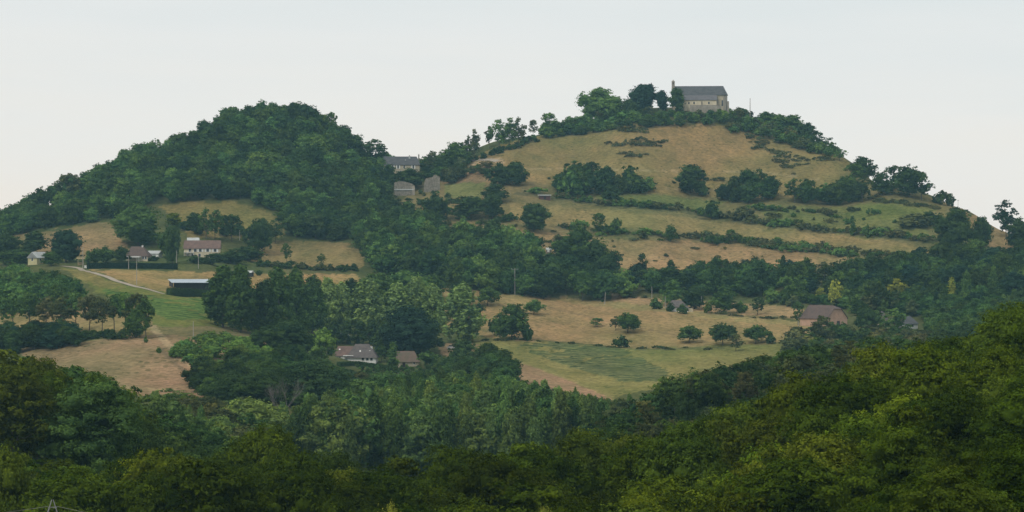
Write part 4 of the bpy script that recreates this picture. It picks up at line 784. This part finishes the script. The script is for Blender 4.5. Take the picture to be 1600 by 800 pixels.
MB().box(7.5, 8.3, -.3, 1.4, -4, bz + 6 * s2).build('end_pier', M['greystone'], r2)
r, s = frame_at('white_hut', 1036, 0, 0, 'tiny white flat roofed hut under the dark summit trees', 'hut', D=1325)
zb = (166 - (400 - F * r.location.z / 1325)) * -s
MB().box(-.9, .9, 0, 2, -3, zb + 1.1).build('wall', M['white'], r); MB().box(-1.2, 1.2, -.3, 2.3, zb + 1.1, zb + 1.3).build('roof', M['white'], r); MB().box(-.1, .6, -.03, -.01, zb - .2, zb + .8).build('door', M['dark'], r)

# manor on the saddle
r, s = frame_at('manor_house', 628, 0, 5, 'two storey stone manor with dark slate roof and white shutters between the hills', 'house', D=1262)
zo = (272 - (400 - F * r.location.z / 1262)) * -s
X = lambda u: (u - 628) * s
Z = lambda v: (272 - v) * s + zo
wl, rf = gable(r, X(596), X(655.5), 0, 8, Z(256.5), Z(244), M['limestone'], M['slate'], hip1=1.2, hip0=1.2, base=-6)
for uu in (605, 613.5, 622, 631.5, 645.8): window(r, X(uu), Z(263.5), 1.0, 1.75, -.04, shut=uu not in (631.5,))
for uu in (613.5, 626, 636): window(r, X(uu), Z(271), .9, 1.5, -.04)
chimney(rf, X(640.3), 3.2, Z(250), Z(243.5), M['palegrey'], .8); chimney(rf, X(655), 4, Z(250), Z(241.5), M['greystone'], .6)
MB().box(X(633), X(634.5), 1.4, 2.2, Z(250.5), Z(249)).build('skylight', M['palegrey'], rf)
def ruin(u, D, v_top, v_bot, wpx, prof_pts, label):
    r, s = frame_at('ruined_wall', u, 0, 0, label, 'wall', D=D); zo = (v_bot - (400 - F * r.location.z / D)) * -s; m = MB(); h = (v_bot - v_top) * s; w = wpx * s
    P = [(-w/2 + w * a, zo + h * b) for a, b in prof_pts]; n = len(P)
    fr = [(P[0][0], 0, zo - 4)] + [(x, 0, z) for x, z in P] + [(P[-1][0], 0, zo - 4)]; bk = [(x, 1.1, z) for x, _, z in fr]; k = len(fr)
    m.add(fr + bk, [tuple(range(k)), tuple(range(2 * k - 1, k - 1, -1))] + [(i, k + i, k + (i + 1) % k, (i + 1) % k) for i in range(k)][:]); return r, m, s, zo, h, w
r, m, s, zo, h, w = ruin(632, hit(632, 306), 283, 305, 32, [(0,.88),(.05,.95),(.12,.93),(.2,1),(.33,.97),(.4,1),(.55,.95),(.6,.91),(.72,.9),(.8,.84),(.88,.82),(.93,.74),(1,.7)], 'ruined stone wall with rounded top and a ledge below the manor')
MB().box(w/2 - 1.2, w/2 + .05, -.25, -.01, zo - 3, zo + h * .66).build('corner_pier', M['apsestone'], r); m.build('masonry', M['oldstone'], r); MB().box(-w/2, w/2 - .4, -.35, -.01, zo + h * .36, zo + h * .44).build('ledge', M['palegrey'], r)
r, m, s, zo, h, w = ruin(675, hit(675, 299), 273, 298, 25, [(0,.4),(.06,.62),(.12,.78),(.3,.8),(.42,.84),(.55,.86),(.6,.98),(.72,1),(.8,.97),(.86,.9),(1,.88)], 'broken stone wall with a stepped top right of the rounded ruin')
m.build('masonry', M['oldstone'], r); MB().box(-w * .02, w * .04, -.3, -.01, zo - 3, zo + h * .7).build('buttress', M['oldstone'], r)

# cream farmhouse
r, s = frame_at('farmhouse', 315, 402, 3, 'long cream farmhouse with reddish tiled roof and white window frames', 'house')
zo = (402 - (400 - F * r.location.z / r.location.y)) * -s
X = lambda u: (u - 315) * s
Z = lambda v: (402 - v) * s + zo
wl, rf = gable(r, X(288), X(343), 0, 7, Z(387), Z(375.5), M['cream'], M['redtile'], base=-3)
for uu in (297, 305, 313, 324.5, 336): window(r, X(uu), Z(393.6), 1.25, 1.3, -.04, shut=uu > 310)
for uu in (293, 301, 312): window(r, X(uu), Z(401.5), 1.0, 1.4, -.04)
MB().box(X(288), X(303), -1.6, -.06, Z(395), Z(394.4)).build('balcony', M['white'], r); 
for uu in (288.3, 293, 298, 302.7): MB().box(X(uu) - .08, X(uu) + .08, -1.6, -1.44, -2, Z(391.5)).build('post', M['white'], r)
r, s = frame_at('barn', 302, 0, 8, 'grey roofed barn peeping over the cream farmhouse roof', 'barn', D=1062)
zo = (398 - (400 - F * r.location.z / 1062)) * -s
gable(r, -2.2, 2.2, 0, 4.5, zo + 5.6, zo + 7.1, M['cream'], M['palegrey'], base=-3)
# brown roofed house
r, s = frame_at('house', 215, 408, -6, 'low house with steep brown hipped roof and small white chimney', 'house')
zo = (408 - (400 - F * r.location.z / r.location.y)) * -s
X = lambda u: (u - 215) * s
Z = lambda v: (408 - v) * s + zo
wl, rf = gable(r, X(198), X(231), 0, 7, Z(399), Z(385), M['cream'], M['browntile'], hip0=.8, hip1=2.6, base=-3)
chimney(rf, X(219.5), 3.5, Z(388), Z(384), M['white'], .55)
for uu in (224, 228, 204): window(r, X(uu), Z(405), .9, 1.1, -.04)
MB().box(X(199), X(221), -3.2, -.5, Z(402.3), Z(400.2)).build('awning', M['white'], r)
for uu in (200, 220): MB().box(X(uu) - .05, X(uu) + .05, -3.1, -3.0, -2, Z(402.3)).build('awning_post', M['white'], r)
r, s = frame_at('garage', 239, 404, -10, 'white garage with pale roof beside the brown roofed house', 'garage')
wl, rf = gable(r, -2.3, 2.3, 0, 5, 2.1, 3.1, M['white'], M['palegrey'], base=-3); MB().box(-1.1, 1.1, -.05, -.01, 0, 1.9).build('door', M['palegrey'], r)
# sheet metal shed
r, s = frame_at('open_shed', 299, 455, 2, 'long dark open shed under a pale blue sheet metal roof', 'shed')
zo = (455 - (400 - F * r.location.z / r.location.y)) * -s
w = 30.5 * s; zf = zo + 13 * s; 
MB().add([(-w,0,zf+.02),(w,0,zf+.02),(w,8,zf+1.15),(-w-2.2,8,zf+1.15),(-w,0,zf+.14),(w,0,zf+.14),(w,8,zf+1.27),(-w-2.2,8,zf+1.27)], [(0,3,2,1),(4,5,6,7),(0,1,5,4),(1,2,6,5),(2,3,7,6),(3,0,4,7)]).build('roof', M['metalroof'], r)
MB().box(-w + .1, w - .1, 7.0, 7.2, -2, zf + .95).build('back_wall', M['dark'], r)
MB().add([(-w-1.6,7.0,-2),(-w+.3,.3,-2),(-w+.3,.3,zf),(-w-1.6,7.0,zf+.9),(-w-1.5,7.1,-2),(-w+.4,.4,-2),(-w+.4,.4,zf),(-w-1.5,7.1,zf+.9)], [(0,1,2,3),(4,7,6,5),(0,3,7,4),(1,5,6,2),(0,4,5,1),(2,6,7,3)]).build('side_wall', M['dark'], r)
MB().box(-w + .5, w - .1, 2.4, 2.6, -2, zf - .1).build('front_shade', M['dark'], r)  # dark sheet set back in the open front, standing in for its shade
for i in range(5): MB().box(-w + .3 + i * (2*w-.5)/4, -w + .48 + i * (2*w-.5)/4, .2, .38, -2, zf).build('post', M['timber'] if 0 else M['dark'], r)
# small left pale yellow house
r, s = frame_at('cottage', 62, 412, 62, 'small pale yellow cottage with grey roof behind the left trees', 'house')
wl, rf = gable(r, -4.5, 2.8, -2.2, 2.2, 2.6, 4.6, M['yellow'], M['palegrey'], base=-3)
windowx(r, 0, 1.0, 1, 1.2, -4.53, -1); window(r, -2.5, 1, .9, 1.1, -2.24); window(r, .5, 1, .9, 1.1, -2.24)
# timber shelter + white box
r, s = frame_at('timber_shelter', 126, 415, 10, 'open yellowish timber shelter beside the massive dark tree', 'shelter')
for x in (-1, 1):
    for y in (0, 1.8): MB().box(x * 1 - .1, x * 1 + .1, y, y + .18, -.5, 2.6).build('post', M['timber'], r)
MB().add([(-1.5,-.4,2.5),(1.5,-.4,2.5),(1.5,2.3,2.9),(-1.5,2.3,2.9),(-1.5,-.4,2.65),(1.5,-.4,2.65),(1.5,2.3,3.05),(-1.5,2.3,3.05)], [(0,3,2,1),(4,5,6,7),(0,1,5,4),(1,2,6,5),(2,3,7,6),(3,0,4,7)]).build('roof', M['timber'], r)
MB().box(-1, 1, 1.85, 1.95, 0, 1.3).build('back_panel', M['timber'], r)
r, s = frame_at('utility_box', 133.5, 419, 0, 'white box standing by the lane end next to the pole', 'utility box')
MB().box(-.4, .4, 0, .4, -.3, 1.0).build('cabinet', M['white'], r); MB().box(-.45, .45, -.05, .45, 1.0, 1.08).build('lid', M['palegrey'], r)
# pale sheds behind poplars
for u, v, w, rz, lb in [(400, 470, 1.9, 3, 'small pale roofed shed glimpsed between the dark poplars'), (385, 432, 1.9, -14, 'low pale roofed shed above the dark poplars')]:
    r, s = frame_at('small_shed', u, v, rz, lb, 'shed'); gable(r, -w, w, 0, 3, 1.6, 2.2, M['dark'], M['palegrey'], base=-2, over=.3); MB().box(-.5, .4, -.04, -.01, 0, 1.4).build('door', M['palegrey'], r)
# valley farmhouse
r, s = frame_at('valley_farmhouse', 565, 567, -3, 'white walled farmhouse with steep weathered hipped roof and reddish side wing', 'house')
zo = (567 - (400 - F * r.location.z / r.location.y)) * -s
X = lambda u: (u - 565) * s
Z = lambda v: (567 - v) * s + zo
wl, rf = gable(r, X(543), X(587), 0, 7.5, Z(556), Z(538), M['white'], M['greytile'], hip0=2.2, hip1=2.6, base=-3, over=.55)
chimney(rf, X(579), 3.0, Z(549), Z(542.5), M['white'], .65)
for uu, vv in ((562, 550), (577, 550.5)): MB().add([(X(uu)-.25, 1.25, Z(vv)), (X(uu)+.25, 1.25, Z(vv)), (X(uu)+.25, 1.65, Z(vv)+.55), (X(uu)-.25, 1.65, Z(vv)+.55)], [(0,1,2,3)]).build('skylight', M['white'], rf)
for uu in (567, 574, 580.5): window(r, X(uu), Z(563.5), 1.0, 1.15, -.04)
MB().box(X(583.5), X(585), -.05, -.01, Z(564), Z(558.5)).build('door', M['white'], r)
wl, rf = gable(r, X(524), X(548), 1.6, 7.2, Z(554.5), Z(541.5), M['white'], M['redtile'], base=-3, wallname='wing_wall', roofname='wing_roof')
MB().box(X(536), X(552), -.6, 1.5, Z(556.3), Z(555.2)).build('porch_roof', M['white'], r); MB().box(X(536.2), X(537), -.5, -.3, -2, Z(556.4)).build('porch_post', M['white'], r)
window(r, X(530), Z(562), .8, 1.0, 1.56)
MB().add([(X(529)-.2, 2.2, Z(547)), (X(529)+.3, 2.2, Z(547)), (X(529)+.3, 2.6, Z(545.4)), (X(529)-.2, 2.6, Z(545.4))], [(0,1,2,3)]).build('skylight', M['white'], rf)
r, s = frame_at('outbuilding', 640, 573, 6, 'outbuilding with mottled brown roof in the farmhouse garden', 'outbuilding')
zo = (573 - (400 - F * r.location.z / r.location.y)) * -s
wl, rf = gable(r, -19 * s, 15 * s, 0, 6.5, zo + 9 * s, zo + 24 * s, M['limestone'], M['mossroof'], hip1=1.4, base=-3); window(r, 1.5, zo + .8, .8, .9, -.04); MB().box(-2.4, -1.4, -.04, -.01, zo - .5, zo + 1.6).build('door', M['dark'], r)
# pink stone barn
r, s = frame_at('stone_barn', 1296, 508, 48, 'pink stone barn with brown half hipped roof and blank gable wall', 'barn')
zo = (508 - (400 - F * r.location.z / r.location.y)) * -s
X0 = zo + 6.6
g = MB(); W2, ZE, ZR, ZH = 5.0, zo + 2.6, zo + 7.2, zo + 6.0; L0, L1 = -4, 10
# gable end is at -x after turning, long side faces the camera's left
g.add([(L0,-W2,-3),(L1,-W2,-3),(L1,W2,-3),(L0,W2,-3),(L0,-W2,ZE),(L1,-W2,ZE),(L1,W2,ZE),(L0,W2,ZE),(L0,-1.8,ZH),(L0,1.8,ZH),(L1,0,ZR-.1)], [(0,1,5,4),(2,3,7,6),(3,0,4,8,9,7),(1,2,6,10,5)]).build('wall', M['pinkstone'], r)
m = MB(); q = .35
tp = [(L0-q,-W2-q,ZE-.2),(L1+q,-W2-q,ZE-.2),(L1+q,W2+q,ZE-.2),(L0-q,W2+q,ZE-.2),(L0-q,-1.9,ZH+.02),(L0-q,1.9,ZH+.02),(L0+2.2,0,ZR),(L1+q,0,ZR)]; bt = [(x,y,z-.15) for x,y,z in tp]
m.add(tp+bt, [(0,1,7,6,4),(2,3,5,6,7),(4,6,5),(8,12,14,15,9),(10,15,14,13,11),(12,13,14),(0,8,9,1),(1,9,15,7),(7,15,10,2),(2,10,11,3),(3,11,13,5),(5,13,12,4),(4,12,8,0)])
m.build('roof', M['browntile'], r); r.rotation_euler[2] = R(128 - 0); 
MB().box(L0 - .06, L0 - .01, -1.2, .2, -1, zo + 1.6).build('door', M['dark'], r)
# grey hip roof house, half hidden roof, cottage, hut, little stone cabin
r, s = frame_at('house', 1424, 514, 18, 'small house with dark grey hipped roof and bright white window above the foreground wood', 'house')
zo = (514 - (400 - F * r.location.z / r.location.y)) * -s
gable(r, -2.6, 2.6, 0, 5, zo + 2.2, zo + 4.7, M['palegrey'], M['slate'], hip0=1.9, hip1=1.9, base=-3); window(r, .5, zo + .6, .9, 1.1, -.04); MB().box(.1, .9, -.09, -.055, zo + .5, zo + 1.8).build('shutter', M['white'], r)
r, s = frame_at('house', 1374, 508, 35, 'grey roofed house mostly hidden behind the bright pointed tree', 'house')
zo = (508 - (400 - F * r.location.z / r.location.y)) * -s
gable(r, -4, 4, 0, 6, zo + 2.4, zo + 5.0, M['cream'], M['greytile'], base=-3); window(r, 1, zo + .8, 1, 1.1, -.04)
r, s = frame_at('cottage', 1062, 487, 12, 'low cottage with weathered grey roof behind bushes at the top of the lower field', 'house')
zo = (487 - (400 - F * r.location.z / r.location.y)) * -s
gable(r, -3.2, 3.4, 0, 6, zo + 1.9, zo + 4.3, M['white'], M['greytile'], hip0=1.0, hip1=2.0, base=-3); window(r, 2.2, zo + .5, .9, 1, -.04); MB().box(3.4, 5.4, .5, 3, -2, zo + 1.2).build('annex', M['cream'], r)
r, s = frame_at('hut', 851, 313, -2, 'small dark red hut with pale flat roof on the upper terrace', 'hut')
MB().box(-2.6, 2.6, 0, 3, -1, 1.9).build('wall', M['maroon'], r); MB().box(-3.2, 3.0, -.5, 3.4, 1.9, 2.35).build('roof', M['palegrey'], r); MB().box(-.4, .6, -.04, -.01, 0, 1.6).build('door', M['dark'], r)
r, s = frame_at('hut', 858, 397, 5, 'tiny stone hut with a white panel below the isolated dark tree', 'hut')
gable(r, -1.1, 1.1, 0, 2.2, 1.9, 2.6, M['oldstone'], M['palegrey'], base=-1, over=.15); MB().box(-.8, .1, -.04, -.01, .9, 1.8).build('panel', M['white'], r)
# parked cars, barely seen
def car(u, v, rz, label):
    r, s = frame_at('parked_car', u, v, rz, label, 'car'); b = MB()
    P = [(-2.05,.35),(-2.05,.85),(-1.75,.95),(-1.2,1.0),(1.0,1.0),(1.6,.95),(2.05,.8),(2.05,.35)]
    b.add([(x, y, z) for y in (-.82, .82) for x, z in P], [tuple(range(8)), tuple(range(15, 7, -1))] + [(i, 8 + i, 8 + (i + 1) % 8, (i + 1) % 8) for i in range(8)]); b.build('body', M['white'], r)
    c = MB(); Pc = [(-1.7, 1.0), (-1.2, 1.45), (.3, 1.45), (1.0, 1.0)]
    c.add([(x, y, z) for y in (-.7, .7) for x, z in Pc], [(0,1,2,3),(7,6,5,4)] + [(i, 4 + i, 4 + (i + 1) % 4, (i + 1) % 4) for i in range(4)]); c.build('cabin', M['glass'], r)
    MB().box(-1.15, .25, -.68, .68, 1.452, 1.49).build('roof_panel', M['white'], r)
    for x in (-1.3, 1.3):
        for y in (-.84, .84): MB().tube((x, y - .09, .32), (x, y + .09, .32), .32, .32, 12).build('wheel', M['rubber'], r)
car(537, 527, 10, 'white car parked behind the farmhouse conifers'); car(708, 546, -8, 'white car parked by the foot of the lone poplar')

# ------------------------------------------------------------------ hedges
def hedge(pts, width, height, col, label, name='hedge', seed=0, dmin=560, clip=.10):
    P = [at(u, v, dmin) for u, v in pts]; r = np.random.default_rng(seed); Vs = []; Qs = []; off = 0; o = P[0].copy(); core = MB(); cf = []
    for a, b in zip(P, P[1:]):
        d = (b - a)[:2]; ln = np.linalg.norm(d); d /= ln; nn = np.array([-d[1], d[0]]); n = int(ln * (2 * height + width) * 55)
        s = r.random(n) * ln; w = r.random(n) * (2 * height + width)
        y = np.where(w < height, -width / 2, np.where(w < height + width, w - height - width / 2, width / 2)); z = np.where(w < height, w, np.where(w < height + width, height, w - height - width))
        zg = a[2] + (b[2] - a[2]) * s / ln; p = np.stack([a[0] + d[0] * s + nn[0] * y, a[1] + d[1] * s + nn[1] * y, zg + z], 1) + r.normal(0, clip, (n, 3))
        nr = np.stack([nn[0] * np.sign(y) * (w < height) + nn[0] * (w > height + width), nn[1] * np.sign(y) * (w < height) + nn[1] * (w > height + width), ((w >= height) & (w <= height + width)) * 1.], 1) + r.normal(0, .5, (n, 3))
        nr /= np.linalg.norm(nr, axis=1)[:, None]; tg = np.cross(nr, r.normal(0, 1, (n, 3))); tg /= np.linalg.norm(tg, axis=1)[:, None]; bt = np.cross(nr, tg); L_ = .16
        Vs.append(np.stack([p - tg * L_, p + bt * L_ * .6, p + tg * L_, p - bt * L_ * .6], 1).reshape(-1, 3) - o); Qs.append(np.arange(n * 4).reshape(-1, 4) + off); off += n * 4
        c = [np.array([q[0] + nn[0] * sy * (width / 2 - .08), q[1] + nn[1] * sy * (width / 2 - .08), q[2] + zz]) - o for q in (a, b) for sy in (-1, 1) for zz in (-1, height - .08)]
        Vs.append(np.array(c)); Qs.append(np.array([(0,2,3,1),(4,5,7,6),(0,1,5,4),(2,6,7,3),(1,3,7,5),(0,4,6,2)]) + off); off += 8
    V = np.concatenate(Vs); me = mesh_np(name, V, np.concatenate(Qs), None, {'tint': np.clip(r.normal(.45, .15, len(V)), 0, 1)})
    ob = obj(name, me, M_LEAF, None, o); ob.color = (*col, 1); tag(ob, label, 'hedge'); return ob
hedge([(136, 420), (200, 420), (277, 421)], 1.6, 2.1, C_BL, 'long clipped dark hedge in front of the brown roofed house', seed=1)
hedge([(264, 461), (300, 463), (338, 466)], 2.2, 2.2, C_DK, 'low dark hedge in front of the metal roofed shed', seed=2, clip=.25)
hedge([(529, 572), (560, 571), (590, 575), (622, 583)], 1.2, 1.2, C_MD, 'clipped green hedge sloping along the front of the valley farmhouse', seed=3)
hedge([(668, 581), (706, 583)], 1.3, 2.0, C_MD, 'short clipped hedge right of the brown roofed outbuilding', seed=4)
# bare grey tree in the hollow
p = at(440, 650); r_ = empty('dead_tree', p); tag(r_, 'bare grey leafless tree between two large dark trees in the valley', 'tree')
m = MB(); R2 = random.Random(4)
def branch(a, d, ln, rad, dep):
    b = a + d * ln; m.tube(a, b, rad, rad * .7, 5)
    if dep == 0: return
    for _ in range(3 if dep > 1 else 2):
        e = d + np.array([R2.uniform(-.75, .75), R2.uniform(-.6, .6), R2.uniform(-.05, .5)]); e /= np.linalg.norm(e); branch(b, e, ln * R2.uniform(.6, .85), rad * .58, dep - 1)
branch(np.array([0, 0, -.5]), np.array([.02, 0, 1.]), 3.6, .15, 6); m.build('trunk', M_PALEBARK, r_)
r_.location = (p[0] * .93, p[1] * .93, p[2] + 1.5 - 3.5); r_.scale = (1, 1, 1.15)

# ------------------------------------------------------------------ poles, pylon
def pole(u, v, hpx, label, arm=0, lean=0, D=None, mat='pole', rad=.14):
    r, s = frame_at('utility_pole', u, v, 0, label, 'pole', D=D); h = hpx * s
    MB().tube((0, 0, -.8), (lean, 0, h), rad, rad * .65, 8).build('post', M[mat], r)
    if arm:
        ca = MB().box(-arm / 2 + lean, arm / 2 + lean, -.06, .06, h - .55, h - .42).build('crossarm', M['steel'], r)
        for x in (-arm / 2 + .1, 0, arm / 2 - .1): MB().tube((x + lean, 0, h - .42), (x + lean, 0, h - .18), .05, .06, 6).build('insulator', M['white'], ca)
pole(129.5, 422, 36, 'grey pole beside the timber shelter'); pole(201, 421, 20, 'slim pole below the white awning on the left'); pole(213.5, 445, 42, 'tall slim pole rising from the dry field to the white awning')
pole(276, 418, 26, 'pale pole before the tall dark tree by the cream farmhouse'); pole(310, 420, 24, 'pale pole in front of the cream farmhouse'); pole(374.5, 376, 16, 'thin pole right of the cream farmhouse roof')
pole(649.5, 425, 20, 'pole with crossarm against the wood between the hills', 2.6); pole(804.5, 461, 42, 'tall pole with crossarm at the top edge of the lower field', 2.6); pole(762, 448, 20, 'thin pole in the wood above the lower field left')
pole(944.5, 476, 19, 'leaning pale pole on the upper edge of the lower field', 0, .4); pole(1018.5, 467, 19, 'pale pole left of the cottage by the upper track'); pole(1039.5, 482, 19, 'pale pole next to the cottage bushes'); pole(914, 445, 13, 'short pale pole half hidden in the wood belt')
pole(935, 466, 18, 'thin pole left of the leaning pale pole'); pole(1096, 485, 22, 'slim pole right of the cottage'); pole(1172, 188, 34, 'dark mast on the summit right of the chapel', mat='greystone', rad=.2); pole(883, 196, 14, 'small post on the left shoulder of the right hill', mat='greystone', rad=.12)
pole(1497, 326, 14, 'thin pole on the bare right skyline', 1.0, rad=.09); pole(1162, 346, 14, 'pale post beside the long terrace hedge'); pole(302, 530, 28, 'grey pole beside the track through the brown field'); pole(1247.5, 512, 10, 'short post left of the pink barn')
# lattice pylon in the foreground
r, s = frame_at('lattice_pylon', 82, 0, 12, 'top of a grey steel lattice pylon at the bottom left', 'pylon', D=175)
zt = (400 - 781) / F * 175 - r.location.z; m = MB(); w0, w1, lv = .9, .34, [-.5]
while lv[-1] < zt - 1.2: lv.append(lv[-1] + 1.0)
wz = lambda z: w0 + (w1 - w0) * (z / (zt - .9)); cs = [(-1,-1),(1,-1),(1,1),(-1,1)]
for a, b in zip(lv, lv[1:]):
    for i in range(4):
        c, d = cs[i], cs[(i+1) % 4]; A = lambda q, z: (q[0] * wz(z), q[1] * wz(z), z)
        m.tube(A(c, a), A(c, b), .03, .03, 4); m.tube(A(c, a), A(d, b), .016, .016, 4); m.tube(A(d, a), A(c, b), .016, .016, 4); m.tube(A(c, b), A(d, b), .025, .025, 4)
for q in cs: m.tube((q[0] * wz(lv[-1]), q[1] * wz(lv[-1]), lv[-1]), (q[0] * .05, q[1] * .05, zt), .04, .03, 4)
m.build('lattice', M['steel'], r); MB().box(-.3, .3, -.03, .03, zt - .55, zt - .47).build('crossarm', M['steel'], r)
pz = r.location.z + zt - .45
def wirep(a, b, sag, label):
    m = MB(); a = np.array(a); b = np.array(b); pr = None
    for t in np.linspace(0, 1, 24):
        q = a + (b - a) * t; q[2] -= sag * 4 * t * (1 - t)
        if pr is not None: m.tube(pr, q, .012, .012, 4)
        pr = q
    tag(m.build('power_line', M['wire']), label, 'wire')
px = r.location.x
wirep((px - .3, 175, pz), (px - 34, 150, pz + 1.5), 1.2, 'power line running left from the lattice pylon'); wirep((px + .3, 175, pz), (px + 40, 168, pz - 3.5), 1.0, 'power line dropping right from the lattice pylon')
print('OBJECTS', len(D_.objects))
